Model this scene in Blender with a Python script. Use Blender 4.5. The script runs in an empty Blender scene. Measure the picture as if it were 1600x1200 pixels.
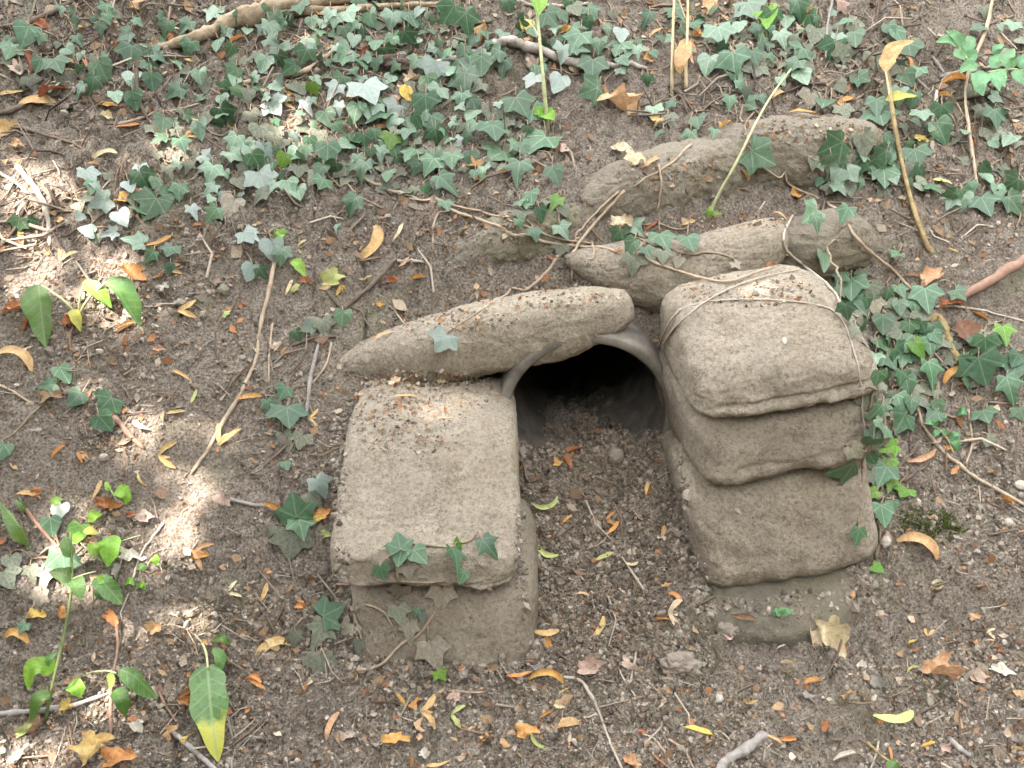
import bpy, bmesh, math, random
import numpy as np
from mathutils import Vector, Matrix
from mathutils.bvhtree import BVHTree

SC = bpy.context.scene
COL = SC.collection
rnd = random.Random(7)
R = math.radians

# ------------------------------------------------------------------ camera
CAM = Vector((0.0, -1.24, 1.01)); PITCH = 25.0; FPX = 1716.0
cam = bpy.data.cameras.new("camera")
cam.sensor_width = 36.0; cam.lens = 36.0 * FPX / 1600.0
cam.clip_start = 0.02; cam.clip_end = 200.0
camo = bpy.data.objects.new("camera", cam); COL.objects.link(camo)
camo.location = CAM; camo.rotation_euler = (R(90 - PITCH), 0, 0)
SC.camera = camo

# ------------------------------------------------------------------ light
SUN_EL, SUN_AZ = 52.0, -128.0           # azimuth measured from +y towards +x: the sun stands behind, to the left
SUN_DIR = Vector((math.sin(R(SUN_AZ)) * math.cos(R(SUN_EL)), math.cos(R(SUN_AZ)) * math.cos(R(SUN_EL)), math.sin(R(SUN_EL))))
w = bpy.data.worlds.new("World"); SC.world = w; w.use_nodes = True
nt = w.node_tree; nt.nodes.clear()
sky = nt.nodes.new("ShaderNodeTexSky"); sky.sky_type = 'NISHITA'; sky.sun_disc = False
sky.sun_elevation = R(SUN_EL); sky.sun_rotation = R(SUN_AZ)
sky.air_density = 1.0; sky.dust_density = 3.0; sky.ozone_density = 1.0
hs = nt.nodes.new("ShaderNodeHueSaturation"); hs.inputs['Saturation'].default_value = 0.08
bg = nt.nodes.new("ShaderNodeBackground"); bg.inputs['Strength'].default_value = 0.15
wo = nt.nodes.new("ShaderNodeOutputWorld")
nt.links.new(sky.outputs[0], hs.inputs['Color']); nt.links.new(hs.outputs[0], bg.inputs['Color']); nt.links.new(bg.outputs[0], wo.inputs[0])
sl = bpy.data.lights.new("sun", 'SUN'); sl.energy = 2.5; sl.angle = R(0.5); sl.color = (1.0, 0.90, 0.82)
so = bpy.data.objects.new("sun", sl); COL.objects.link(so)
so.rotation_euler = SUN_DIR.to_track_quat('Z', 'Y').to_euler(); so.location = (-3, -3, 5)
SC.view_settings.view_transform = 'Standard'; SC.view_settings.look = 'None'
SC.view_settings.gamma = 1.0; SC.view_settings.use_curve_mapping = False
SC.view_settings.exposure = 3.6

# ------------------------------------------------------------------ numpy noise
def h3(ix, iy, iz, seed=0):
    h = (ix.astype(np.int64) * 374761393 + iy.astype(np.int64) * 668265263 + iz.astype(np.int64) * 2147483647 + seed * 974634777) & 0xFFFFFFFF
    h = ((h ^ (h >> 13)) * 1274126177) & 0xFFFFFFFF
    h = ((h ^ (h >> 16)) * 2246822519) & 0xFFFFFFFF
    return ((h ^ (h >> 15)) & 0xFFFFFF) / float(0xFFFFFF)
def vnoise(x, y, z, seed=0):
    x0 = np.floor(x); y0 = np.floor(y); z0 = np.floor(z)
    fx = x - x0; fy = y - y0; fz = z - z0
    fx = fx * fx * (3 - 2 * fx); fy = fy * fy * (3 - 2 * fy); fz = fz * fz * (3 - 2 * fz)
    r = 0
    for dx in (0, 1):
        for dy in (0, 1):
            for dz in (0, 1):
                r = r + h3(x0 + dx, y0 + dy, z0 + dz, seed) * (fx if dx else 1 - fx) * (fy if dy else 1 - fy) * (fz if dz else 1 - fz)
    return r * 2 - 1
def fbm(x, y, z, f, octv=4, seed=0, gain=0.5):
    a, r = 1.0, 0
    for o in range(octv):
        r = r + a * vnoise(x * f + 17.3 * o, y * f + 5.1 * o, z * f, seed + o); f *= 2.03; a *= gain
    return r
def cell2(x, y, s, seed=0):
    """F1, F2 distance in cell units and the random of the nearest cell"""
    x = x / s; y = y / s; ix = np.floor(x); iy = np.floor(y)
    f1 = np.full(x.shape, 9.0); f2 = np.full(x.shape, 9.0); rr = np.zeros(x.shape)
    for dx in (-1, 0, 1):
        for dy in (-1, 0, 1):
            cx = ix + dx; cy = iy + dy; zz = np.zeros_like(cx)
            px = cx + h3(cx, cy, zz, seed); py = cy + h3(cx, cy, zz, seed + 1)
            d = np.hypot(px - x, py - y); c = h3(cx, cy, zz, seed + 2)
            n = d < f1
            f2 = np.where(n, f1, np.minimum(f2, d)); rr = np.where(n, c, rr); f1 = np.where(n, d, f1)
    return f1, f2, rr
def sst(a, b, x):
    t = np.clip((x - a) / (b - a), 0, 1); return t * t * (3 - 2 * t)

# ------------------------------------------------------------------ materials
def new_mat(name):
    m = bpy.data.materials.new(name); m.use_nodes = True
    t = m.node_tree; b = t.nodes['Principled BSDF']; return m, t, b
def nd(t, typ, **kw):
    n = t.nodes.new(typ)
    for k, v in kw.items():
        if k in n.inputs: n.inputs[k].default_value = v
        else: setattr(n, k, v)
    return n
def noise(t, co, scale, detail=4, rough=0.6):
    n = nd(t, 'ShaderNodeTexNoise', Scale=scale, Detail=detail, Roughness=rough); t.links.new(co, n.inputs['Vector']); return n.outputs['Fac']
def ramp(t, fac, stops):
    n = t.nodes.new('ShaderNodeValToRGB'); e = n.color_ramp.elements
    while len(e) < len(stops): e.new(0.5)
    for q, (p, c) in zip(e, stops):
        q.position = p; q.color = (c, c, c, 1) if not hasattr(c, '__len__') else (*c, 1)
    t.links.new(fac, n.inputs[0]); return n.outputs[0]
def mixc(t, fac, a, b, mode='MIX'):
    n = t.nodes.new('ShaderNodeMix'); n.data_type = 'RGBA'; n.blend_type = mode
    for s, v in ((n.inputs[0], fac), (n.inputs[6], a), (n.inputs[7], b)):
        if isinstance(v, (int, float)): s.default_value = v
        elif isinstance(v, tuple): s.default_value = (*v, 1)
        else: t.links.new(v, s)
    return n.outputs[2]
def mth(t, op, a, b=0.0, c=0.0):
    n = t.nodes.new('ShaderNodeMath'); n.operation = op
    for s, v in zip(n.inputs, (a, b, c)):
        if isinstance(v, (int, float)): s.default_value = v
        else: t.links.new(v, s)
    return n.outputs[0]
def bump(t, b, h, strength, dist, prev=None):
    n = nd(t, 'ShaderNodeBump', Strength=strength, Distance=dist); t.links.new(h, n.inputs['Height'])
    if prev: t.links.new(prev, n.inputs['Normal'])
    t.links.new(n.outputs[0], b.inputs['Normal']); return n.outputs[0]
def objco(t): return t.nodes.new('ShaderNodeTexCoord').outputs['Object']

def mat_soil():
    m, t, b = new_mat("soil"); co = t.nodes.new('ShaderNodeNewGeometry').outputs['Position']
    big = ramp(t, noise(t, co, 3.5, 3), [(0.35, 0), (0.65, 1)])
    c1 = mixc(t, big, (0.20, 0.156, 0.122), (0.305, 0.252, 0.20))
    mid = ramp(t, noise(t, co, 38, 5, 0.7), [(0.35, 0), (0.68, 1)])
    c2 = mixc(t, mid, c1, (0.39, 0.342, 0.28))
    fine = ramp(t, noise(t, co, 260, 4, 0.75), [(0.36, 0), (0.6, 1)])
    c3 = mixc(t, fine, (0.085, 0.066, 0.051), c2)
    gr = ramp(t, noise(t, co, 6.0, 4), [(0.56, 0), (0.7, 0.5)])
    c4 = mixc(t, gr, c3, (0.17, 0.165, 0.095))
    rs = ramp(t, noise(t, co, 90, 2), [(0.66, 0), (0.74, 0.55)])
    c5 = mixc(t, rs, c4, (0.2, 0.1, 0.055))
    t.links.new(c5, b.inputs['Base Color']); b.inputs['Roughness'].default_value = 0.95; b.inputs['Specular IOR Level'].default_value = 0.2
    n1 = bump(t, b, noise(t, co, 380, 5, 0.8), 1.0, 0.005)
    v = nd(t, 'ShaderNodeTexVoronoi', Scale=170.0); t.links.new(co, v.inputs['Vector'])
    bump(t, b, v.outputs['Distance'], 0.55, 0.004, n1)
    return m
def mat_bag(name, tint=(0.52, 0.446, 0.350), green=0.30, crack=0.6):
    m, t, b = new_mat(name); co = objco(t)
    big = ramp(t, noise(t, co, 9, 4), [(0.35, 0), (0.68, 1)])
    c = mixc(t, big, tuple(v * 0.74 for v in tint), tuple(v * 1.14 for v in tint))
    oi = t.nodes.new('ShaderNodeObjectInfo'); hv = t.nodes.new('ShaderNodeHueSaturation'); t.links.new(mth(t, 'MULTIPLY_ADD', oi.outputs['Random'], 0.22, 0.9), hv.inputs['Value']); t.links.new(c, hv.inputs['Color']); c = hv.outputs[0]
    mud = ramp(t, noise(t, co, 5.5, 6, 0.7), [(0.5, 0), (0.66, 0.45)]); c = mixc(t, mud, c, (0.33, 0.265, 0.20))
    pink = ramp(t, noise(t, co, 14, 3), [(0.5, 0), (0.7, 0.28)])
    c = mixc(t, pink, c, (0.38, 0.29, 0.235))
    g = ramp(t, noise(t, co, 8, 5, 0.65), [(0.47, 0), (0.66, green)])
    c = mixc(t, g, c, (0.22, 0.21, 0.12))
    fine = ramp(t, noise(t, co, 185, 6, 0.85), [(0.38, 0), (0.53, 1)])
    c = mixc(t, fine, (0.235, 0.19, 0.138), c)
    wh = ramp(t, noise(t, co, 240, 3), [(0.63, 0), (0.7, 0.6)])
    c = mixc(t, wh, c, (0.5, 0.45, 0.37))
    st = ramp(t, noise(t, co, 55, 5, 0.7), [(0.6, 0), (0.74, 0.5)])
    c = mixc(t, st, c, (0.2, 0.16, 0.115))
    wv = nd(t, 'ShaderNodeTexNoise', Scale=60.0, Detail=2); t.links.new(co, wv.inputs['Vector'])
    ad = t.nodes.new('ShaderNodeVectorMath'); ad.operation = 'MULTIPLY_ADD'; t.links.new(wv.outputs['Color'], ad.inputs[0]); ad.inputs[1].default_value = (0.011,) * 3; t.links.new(co, ad.inputs[2])
    v = nd(t, 'ShaderNodeTexVoronoi', Scale=135.0, feature='DISTANCE_TO_EDGE'); t.links.new(ad.outputs[0], v.inputs['Vector'])
    msk = ramp(t, noise(t, co, 21, 4, 0.65), [(0.50, 0), (0.66, crack)])
    ck = ramp(t, v.outputs['Distance'], [(0.0, 1), (0.075, 0)])
    ck = mth(t, 'MULTIPLY', ck, msk)
    c = mixc(t, ck, c, (0.12, 0.09, 0.07))
    t.links.new(c, b.inputs['Base Color']); b.inputs['Roughness'].default_value = 0.93; b.inputs['Specular IOR Level'].default_value = 0.22
    n1 = bump(t, b, noise(t, co, 200, 7, 0.85), 1.0, 0.007)
    n2 = bump(t, b, mth(t, 'SUBTRACT', 1.0, ck), 0.7, 0.003, n1)
    v2 = nd(t, 'ShaderNodeTexVoronoi', Scale=230.0); t.links.new(co, v2.inputs['Vector'])
    bump(t, b, v2.outputs['Distance'], 0.45, 0.002, n2)
    return m
def mat_plain(name, ca, cb, scale=60, rough=0.8, bs=0.4, stretch=(1, 1, 1), spec=0.3):
    m, t, b = new_mat(name); co = objco(t)
    mp = nd(t, 'ShaderNodeMapping', Scale=stretch); t.links.new(co, mp.inputs[0]); co = mp.outputs[0]
    f = ramp(t, noise(t, co, scale, 5, 0.7), [(0.32, 0), (0.68, 1)])
    c = mixc(t, f, ca, cb); t.links.new(c, b.inputs['Base Color'])
    b.inputs['Roughness'].default_value = rough; b.inputs['Specular IOR Level'].default_value = spec
    bump(t, b, noise(t, co, scale * 3, 4, 0.7), bs, 0.002); return m
SOIL = mat_soil()
BAG = mat_bag("weathered_sandbag"); BAGG = mat_bag("mossy_sandbag", (0.33, 0.30, 0.235), 0.9, 0.5); BAGD = mat_bag("muddy_sandbag", (0.33, 0.29, 0.23), 0.5, 0.9)
PIPEM = mat_plain("grey_pipe", (0.075, 0.066, 0.056), (0.205, 0.18, 0.146), 22, 0.7, 0.25)

# ------------------------------------------------------------------ object helpers
def mesh_np(name, V, F, mat, smooth=True, cols=None):
    me = bpy.data.meshes.new(name)
    V = np.asarray(V, dtype=np.float32); F = np.asarray(F, dtype=np.int32)
    k = F.shape[1]
    me.vertices.add(len(V)); me.vertices.foreach_set('co', V.ravel())
    me.loops.add(F.size); me.loops.foreach_set('vertex_index', F.ravel())
    me.polygons.add(len(F)); me.polygons.foreach_set('loop_start', np.arange(0, F.size, k, dtype=np.int32))
    me.update(calc_edges=True)
    me.polygons.foreach_set('use_smooth', np.full(len(F), smooth))
    if cols is not None:
        a = me.color_attributes.new('tint', 'FLOAT_COLOR', 'POINT')
        cc = np.ones((len(V), 4), dtype=np.float32); cc[:, :3] = cols; a.data.foreach_set('color', cc.ravel())
    me.validate()
    if mat: me.materials.append(mat)
    return me
def add(name, me, label=None, cat=None, group=None, kind=None, loc=None, parent=None):
    o = bpy.data.objects.new(name, me); COL.objects.link(o)
    if loc is not None: o.location = loc
    if label: o['label'] = label
    if cat: o['category'] = cat
    if group: o['group'] = group
    if kind: o['kind'] = kind
    if parent: o.parent = parent
    return o

# pixel helpers (photo pixels, 1600 x 1200)
cp, sp = math.cos(R(PITCH)), math.sin(R(PITCH))
CR = Vector((1, 0, 0)); CF = Vector((0, cp, -sp)); CU = Vector((0, sp, cp))
def ray(px, py): return CF + CR * ((px - 800) / FPX) + CU * ((600 - py) / FPX)
def at_y(px, py, y):
    d = ray(px, py); return CAM + d * ((y - CAM.y) / d.y)
def at_depth(px, py, dep): return CAM + ray(px, py) * dep
def depth(p): return (p - CAM).dot(CF)

# ------------------------------------------------------------------ ground
PX, PZ, PY0 = 0.114, 0.261, 0.250         # pipe axis and mouth
RO, RI = 0.136, 0.119
def base(x, y):
    f = np.where(y < 0, 0.28 * y, 0.85 * y)
    f = f + 0.02 * np.exp(-(y / 0.12) ** 2)
    f = np.where(y < -0.6, -0.168 + 0.1 * np.tanh((y + 0.6) * 2.8), f)
    f = np.where(y > 1.5, 1.275 + 1.0 * np.tanh((y - 1.5) * 0.85), f)
    f = f + 0.115 * np.exp(-((x - 0.14) / 0.33) ** 2 - ((y - 0.47) / 0.14) ** 2)
    f = f - 0.036 * np.exp(-((x - 0.39) / 0.15) ** 2 - ((y - 0.06) / 0.07) ** 2)
    f = f + 0.03 * np.exp(-((x + 0.5) / 0.25) ** 2 - ((y - 0.3) / 0.3) ** 2)
    return f
def channel(x, y): return 0.66 * y + 0.027 * np.exp(-((y - 0.25) / 0.08) ** 2) + 0.0 * x
def H0(x, y):
    b = base(x, y); wx = sst(-0.07, 0.02, x) * (1 - sst(0.25, 0.31, x))
    wy = sst(-0.08, 0.05, y) * (1 - sst(0.275, 0.335, y))
    m = wx * wy
    return b * (1 - m) + channel(x, y) * m + 0.022 * fbm(x, y, x * 0, 3.1, 2, 3)
def relief(x, y):
    """clods and cracks"""
    z = 0.006 * fbm(x, y, x * 0, 14, 3, 11)
    rough = 0.35 + 1.0 * sst(-0.2, 0.4, vnoise(x * 3.2, y * 3.2, x * 0, 21) + 0.55 * (1 - sst(-0.05, 0.25, y)) + 0.25 * (x < -0.35))
    for s, a, sd in ((0.034, 0.010, 31), (0.017, 0.0085, 41), (0.009, 0.0045, 51)):
        f1, f2, c = cell2(x + 0.004 * vnoise(x * 90, y * 90, x * 0, sd), y, s, sd)
        z = z + rough * a * np.clip(1 - (f1 / 0.72) ** 2, 0, 1) * (0.15 + 0.85 * c)
    f1, f2, c = cell2(x + 0.03 * vnoise(x * 14, y * 14, x * 0, 61), y + 0.03 * vnoise(x * 14, y * 14, x * 0, 62), 0.085, 63)
    cm = sst(0.05, 0.3, vnoise(x * 4.2 + 9, y * 4.2, x * 0, 64) + 0.35 * np.exp(-((x + 0.12) / 0.3) ** 2 - ((y - 0.5) / 0.2) ** 2))
    z = z - 0.011 * cm * (1 - sst(0.0, 0.05 + 0.05 * vnoise(x * 30, y * 30, x * 0, 66) , f2 - f1)) * sst(-0.3, 0.2, vnoise(x * 11, y * 11, x * 0, 65))
    z = z * 1.25
    return z + 0.0016 * vnoise(x * 210, y * 210, x * 0, 71)
def Hf(x, y): return H0(x, y) + relief(x, y)
def H1(x, y): return float(Hf(np.array([x]), np.array([y]))[0])

def axis(lo, a, b, hi, step, coarse=14):
    l = lo + (a - lo) * np.linspace(0, 1, coarse, endpoint=False) ** 0.55
    r_ = b + (hi - b) * np.linspace(0, 1, coarse + 1)[1:] ** 1.8
    return np.concatenate([l, np.arange(a, b, step), r_])
xs = axis(-9, -1.15, 1.15, 9, 0.003); ys = axis(-7, -0.34, 1.12, 9, 0.003)
gx, gy = np.meshgrid(xs, ys); GX, GY = gx.ravel(), gy.ravel()
far = sst(1.10, 1.22, np.abs(GX)) + sst(1.08, 1.2, GY) + sst(0.33, 0.45, -GY)
GZ = H0(GX, GY) + relief(GX, GY) * np.clip(1 - far, 0, 1)
nx, ny = len(xs), len(ys)
idx = np.arange(nx * ny).reshape(ny, nx)
GF = np.stack([idx[:-1, :-1], idx[:-1, 1:], idx[1:, 1:], idx[1:, :-1]], -1).reshape(-1, 4)
GV = np.stack([GX, GY, GZ], 1)
cen = GV[GF].mean(1)
hole = (cen[:, 1] > PY0 + 0.012) & (np.hypot(cen[:, 0] - PX, cen[:, 2] - PZ) < (RO + RI) / 2) & (cen[:, 1] < 0.6)
GF = GF[~hole]
add("ground", mesh_np("ground", GV, GF, SOIL), kind='structure')
# loose earth that runs on into the pipe
fx = np.arange(PX - 0.119, PX + 0.1191, 0.0035); fy = np.arange(PY0 - 0.005, 1.25, 0.0035)
ax_, ay_ = np.meshgrid(fx, fy); AX, AY = ax_.ravel(), ay_.ravel()
inn = AY - 0.252
zc = channel(AX, np.minimum(AY, 0.27)) - 0.065 * sst(0.0, 0.11, inn) - 0.05 * sst(0.1, 0.6, inn) + 0.02 * np.exp(-((AX - PX - 0.02) / 0.05) ** 2 - ((AY - 0.40) / 0.06) ** 2)
AZ = zc + relief(AX, AY) * 1.2 + 0.022 * fbm(AX, AY, AX * 0, 3.1, 2, 3) - 0.0015
ii = np.arange(AX.size).reshape(ax_.shape)
AF = np.stack([ii[:-1, :-1], ii[:-1, 1:], ii[1:, 1:], ii[1:, :-1]], -1).reshape(-1, 4)
AV = np.stack([AX, AY, AZ], 1)
ac = AV[AF].mean(1); AF = AF[np.hypot(ac[:, 0] - PX, ac[:, 2] - PZ) < 0.1215]
add("earth_floor", mesh_np("earth_floor", AV, AF, SOIL), kind='structure')

# ------------------------------------------------------------------ pipe
def make_pipe():
    V, F = [], []; N = 96
    prof = [(PY0 + 1.1, RO), (PY0 + 0.006, RO), (PY0 + 0.001, RO - 0.002), (PY0, RO - 0.005), (PY0, RI + 0.004), (PY0 + 0.002, RI + 0.001)]
    y = PY0 + 0.008; k = 0
    while y < PY0 + 1.1:
        prof.append((y, RI + (0.0020 if k % 2 else -0.0012))); y += 0.009; k += 1
    prof.append((PY0 + 1.11, 0.001))
    for (yy, r) in prof:
        for i in range(N):
            a = 2 * math.pi * i / N; q = 1 + 0.006 * math.sin(2 * a + 1)
            V.append((PX + r * q * math.cos(a), yy, PZ + r * q * math.sin(a)))
    for j in range(len(prof) - 1):
        for i in range(N): F.append((j * N + i, j * N + (i + 1) % N, (j + 1) * N + (i + 1) % N, (j + 1) * N + i))
    V = np.array(V) - np.array([PX, PY0, PZ])
    return mesh_np("drain_pipe", V, F, PIPEM)
add("drain_pipe", make_pipe(), "grey round drain pipe opening between the stacked sandbags, half filled with earth", "pipe", loc=(PX, PY0, PZ))

# ------------------------------------------------------------------ sandbags
BAGV, BAGF = [], []
def lattice_box(dims, step):
    n = [max(8, int(round(d / step))) for d in dims]
    keys = []; quads = []
    for ax in range(3):
        u, v = (ax + 1) % 3, (ax + 2) % 3
        for side in (0, n[ax]):
            I, J = np.meshgrid(np.arange(n[u] + 1), np.arange(n[v] + 1), indexing='ij')
            g = np.zeros(I.shape + (3,), dtype=np.int64); g[..., ax] = side; g[..., u] = I; g[..., v] = J
            k = (g[..., 0] * 2000 + g[..., 1]) * 2000 + g[..., 2]
            q = np.stack([k[:-1, :-1], k[1:, :-1], k[1:, 1:], k[:-1, 1:]], -1).reshape(-1, 4)
            if side == 0: q = q[:, ::-1]
            keys.append(k.ravel()); quads.append(q)
    uk = np.unique(np.concatenate(keys)); Q = np.searchsorted(uk, np.concatenate(quads))
    ijk = np.stack([uk // 4000000, (uk // 2000) % 2000, uk % 2000], 1)
    return ijk / np.array(n) * 2 - 1, Q
def bag(label, loc, dims, rot=(0, 0, 0), p=5.0, p2=3.2, fn=None, mat=BAG, seed=0, grain=1.0, step=0.0032, wrinkle=0.0):
    c, Q = lattice_box(dims, step)
    r = (np.abs(c[:, 0]) ** p + (np.abs(c[:, 1]) ** p2 + np.abs(c[:, 2]) ** p2) ** (p / p2)) ** (1 / p)
    q = c / r[:, None]
    P = q * np.array(dims) / 2
    N = np.sign(q) * np.abs(q) ** (p2 - 1) / np.array(dims); N /= np.linalg.norm(N, axis=1)[:, None] + 1e-9
    if fn: P = fn(P.copy(), q)
    x, y, z = P.T; s = seed * 3.7
    d = 0.0045 * fbm(x + s, y, z, 8, 2, 100 + seed) + 0.0016 * fbm(x + s, y, z, 42, 3, 120 + seed) * grain
    d += grain * 0.0010 * fbm(x + s, y, z, 150, 2, 140 + seed)
    wr = fbm(x * 0.5 + s, y, z * 2.2, 30, 2, 160 + seed)
    d -= wrinkle * 0.0028 * np.exp(-(wr / 0.12) ** 2)
    P = P + N * d[:, None]
    me = mesh_np("sandbag", P, Q, mat)
    o = add("sandbag", me, label, "sandbag", "weathered hardened sandbags round the drain pipe", loc=loc)
    o.rotation_euler = tuple(R(a) for a in rot)
    M = Matrix.LocRotScale(Vector(loc), o.rotation_euler, None)
    Mn = np.array(M); BAGV.append(P @ Mn[:3, :3].T + Mn[:3, 3]); BAGF.append(Q)
    return o
def front_lip(amt, lean, zc=-0.72, taper=0.0, seed=0, crown=0.0, top_round=0.0, tx=0.0, nar=0.0, bulge=0.007):
    def f(P, q):
        fr = sst(-0.2, -0.75, q[:, 1])
        und = 1 + 0.3 * vnoise(q[:, 0] * 2.3, q[:, 0] * 0, q[:, 0] * 0, seed + 7)
        P[:, 1] -= fr * (amt * und * np.exp(-((q[:, 2] - zc) / 0.36) ** 2) + lean * (1 - q[:, 2]) * 0.5)
        P[:, 2] += crown * (1 - q[:, 0] ** 2) * (q[:, 2] > 0) - top_round * sst(0.1, -0.95, q[:, 1]) ** 1.5 * (q[:, 2] + 1) * 0.5
        back = (q[:, 1] + 1) * 0.5
        P[:, 0] -= taper * back * sst(0.0, 1.0, q[:, 0]); P[:, 0] += tx * back * sst(0.0, 1.0, -q[:, 0])
        cz = q[:, 2] + 0.38 + 0.12 * vnoise(q[:, 0] * 1.7, q[:, 0] * 0, q[:, 0] * 0, seed + 37)
        P[:, 1] += fr * 0.0055 * np.exp(-(cz / 0.07) ** 2) * sst(-0.3, 0.4, vnoise(q[:, 0] * 2.1, q[:, 0] * 0, q[:, 0] * 0, seed + 47))
        P[:, 1] += fr * 0.0022 * fbm(q[:, 0] * 9, q[:, 2] * 1.6, q[:, 0] * 0, 1.0, 2, seed + 57) * sst(0.2, -0.6, q[:, 2])
        P[:, 0] -= nar * (q[:, 2] + 1) * 0.5 * sst(0.0, 1.0, q[:, 0]); P[:, 0] += 0.4 * nar * (q[:, 2] + 1) * 0.5 * sst(0.0, 1.0, -q[:, 0])
        P[:, 1] -= fr * bulge * (1 - q[:, 0] ** 2) * (1 - q[:, 2] ** 2)
        # edges of the sewn end stand out irregularly
        P[:, 1] -= fr * 0.004 * vnoise(q[:, 0] * 5, q[:, 2] * 3, q[:, 0] * 0, seed + 17)
        P[:, 2] += fr * (q[:, 2] < 0) * 0.0035 * vnoise(q[:, 0] * 3.1, q[:, 0] * 0, q[:, 0] * 0, seed + 27)
        return P
    return f
def sausage(taper_l=0.5, taper_r=0.5, sag=0.0, seed=0, lift_r=0.0, squash=0.0):
    def f(P, q):
        t = q[:, 0]
        k = np.where(t < 0, 1 - taper_l * np.abs(t) ** 1.9, 1 - taper_r * np.abs(t) ** 3.5)
        P[:, 1] *= k; P[:, 2] *= k
        P[:, 2] += -sag * (1 - t ** 2) + lift_r * sst(0.2, 1, t)
        P[:, 2] += 0.005 * vnoise(t * 2.2, t * 0, t * 0, seed + 3); P[:, 1] += 0.005 * vnoise(t * 2.6, t * 0, t * 0, seed + 5)
        return P
    return f
# left stack
bag("lower bag of the left stack, its face half behind dusty ivy leaves", (-0.092, 0.190, 0.060), (0.270, 0.37, 0.200), (0, 0, -1), 7, 3.6, front_lip(0.006, 0.050, -0.6, 0.02, 1, 0.0, 0.0, 0.0, 0.0, 0.016), BAG, 1, 1, wrinkle=0.5)
bag("broad upper bag of the left stack with a rolled front edge, largest sandbag here", (-0.108, 0.195, 0.220), (0.266, 0.44, 0.150), (2.5, 1.5, -2.5), 9, 3.6, front_lip(0.012, 0.012, -0.75, 0.035, 2, 0.012, 0.080, 0.0), BAG, 2, 1, wrinkle=0.4)
# right stack, lowest first
bag("lowest bag of the right stack, greenish and mostly buried in soil", (0.386, 0.180, 0.048), (0.290, 0.30, 0.155), (0, -7, 3), 2.7, 2.2, front_lip(0.0, 0.02, -0.6, 0.0, 3, 0.0, 0.02, 0.0, 0.0, 0.012), BAGG, 3, 1.3)
bag("second bag from the ground in the right stack, tall with a ragged lower edge", (0.384, 0.232, 0.175), (0.262, 0.29, 0.190), (0, -11, 2), 7, 3.8, front_lip(0.010, 0.036, -0.7, 0.0, 4, 0.0, 0.0, -0.02), BAG, 4, 1.2, wrinkle=0.3)
bag("thin bag with fine mud cracks just under the top bag of the right stack", (0.382, 0.224, 0.318), (0.266, 0.28, 0.125), (0, -11, 2), 7, 3.3, front_lip(0.013, 0.026, -0.7, 0.0, 5, 0.0, 0.0, -0.03), BAG, 5, 1.2, wrinkle=0.5)
bag("top bag of the right stack with a white spot and thin vines across it", (0.368, 0.216, 0.420), (0.276, 0.25, 0.122), (1, -10, 0), 6, 3.1, front_lip(0.013, 0.034, -0.8, 0.03, 6, 0.004, 0.034, -0.02, 0.035), BAG, 6, 1.2, wrinkle=0.5)
# bags across the top of the pipe
def between(a, b): return (a + b) * 0.5, (b - a)
def long_bag(label, A, B, ry, rz, extra=0.0, **kw):
    m, d = between(A, B); L = d.length + extra
    yaw = math.degrees(math.atan2(d.y, d.x)); pit = -math.degrees(math.atan2(d.z, math.hypot(d.x, d.y)))
    return bag(label, m, (L, ry * 2, rz * 2), (0, pit, yaw), **kw)
long_bag("long bag over the left half of the pipe mouth, torn at its right end", at_y(512, 578, 0.345), at_y(988, 474, 0.292), 0.060, 0.053, p=3.6, p2=2.5, fn=sausage(0.66, 0.18, 0.004, 7, 0.0), mat=BAG, seed=7, grain=1.1, wrinkle=0.35)
long_bag("long bag with a sagging tapered left end, over the gap right of the pipe", at_y(885, 408, 0.40), at_y(1228, 372, 0.385), 0.064, 0.056, p=3.0, p2=2.3, fn=sausage(0.72, 0.05, 0.044, 8), mat=BAG, seed=8, grain=1.1, wrinkle=0.5)
long_bag("short stubby bag right of the sagging bag, behind the right stack", at_y(1196, 390, 0.45), at_y(1362, 372, 0.47), 0.062, 0.050, p=3.6, p2=2.5, fn=sausage(0.1, 0.3, 0.0, 9), mat=BAGD, seed=9, grain=1.4, wrinkle=0.8)
# half buried bags further up the bank (their centres sit just under the bank's face)
def on_bank(px, py, off=0.0):
    d = ray(px, py); s = np.linspace(1.2, 3.2, 700); p = np.array(CAM)[None] + s[:, None] * np.array(d)[None]
    g = H0(p[:, 0], p[:, 1]); i = int(np.argmax(p[:, 2] < g)); v = Vector(p[i]); v += Vector((0, -0.55, 0.83)) * off; return v
long_bag("half buried long bag in the upper bank, left of the highest bag", on_bank(905, 322, -0.008), on_bank(1190, 246, 0.004), 0.066, 0.056, p=3.2, p2=2.4, fn=sausage(0.35, 0.1, 0.0, 10), mat=BAGD, seed=10, grain=2.2, wrinkle=0.6)
long_bag("highest bag in the bank, its right end under a clump of ivy", on_bank(1105, 262, 0.002), on_bank(1368, 226, 0.002), 0.072, 0.062, p=3.4, p2=2.5, fn=sausage(0.05, 0.35, 0.0, 11), mat=BAGD, seed=11, grain=2.4, wrinkle=0.7)
long_bag("faint bag almost sunk into the cracked soil, left of the others", on_bank(660, 390, -0.034), on_bank(940, 318, -0.026), 0.066, 0.046, p=3.2, p2=2.4, fn=sausage(0.4, 0.15, 0.0, 12), mat=BAGG, seed=12, grain=2.2, wrinkle=0.5)
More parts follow.
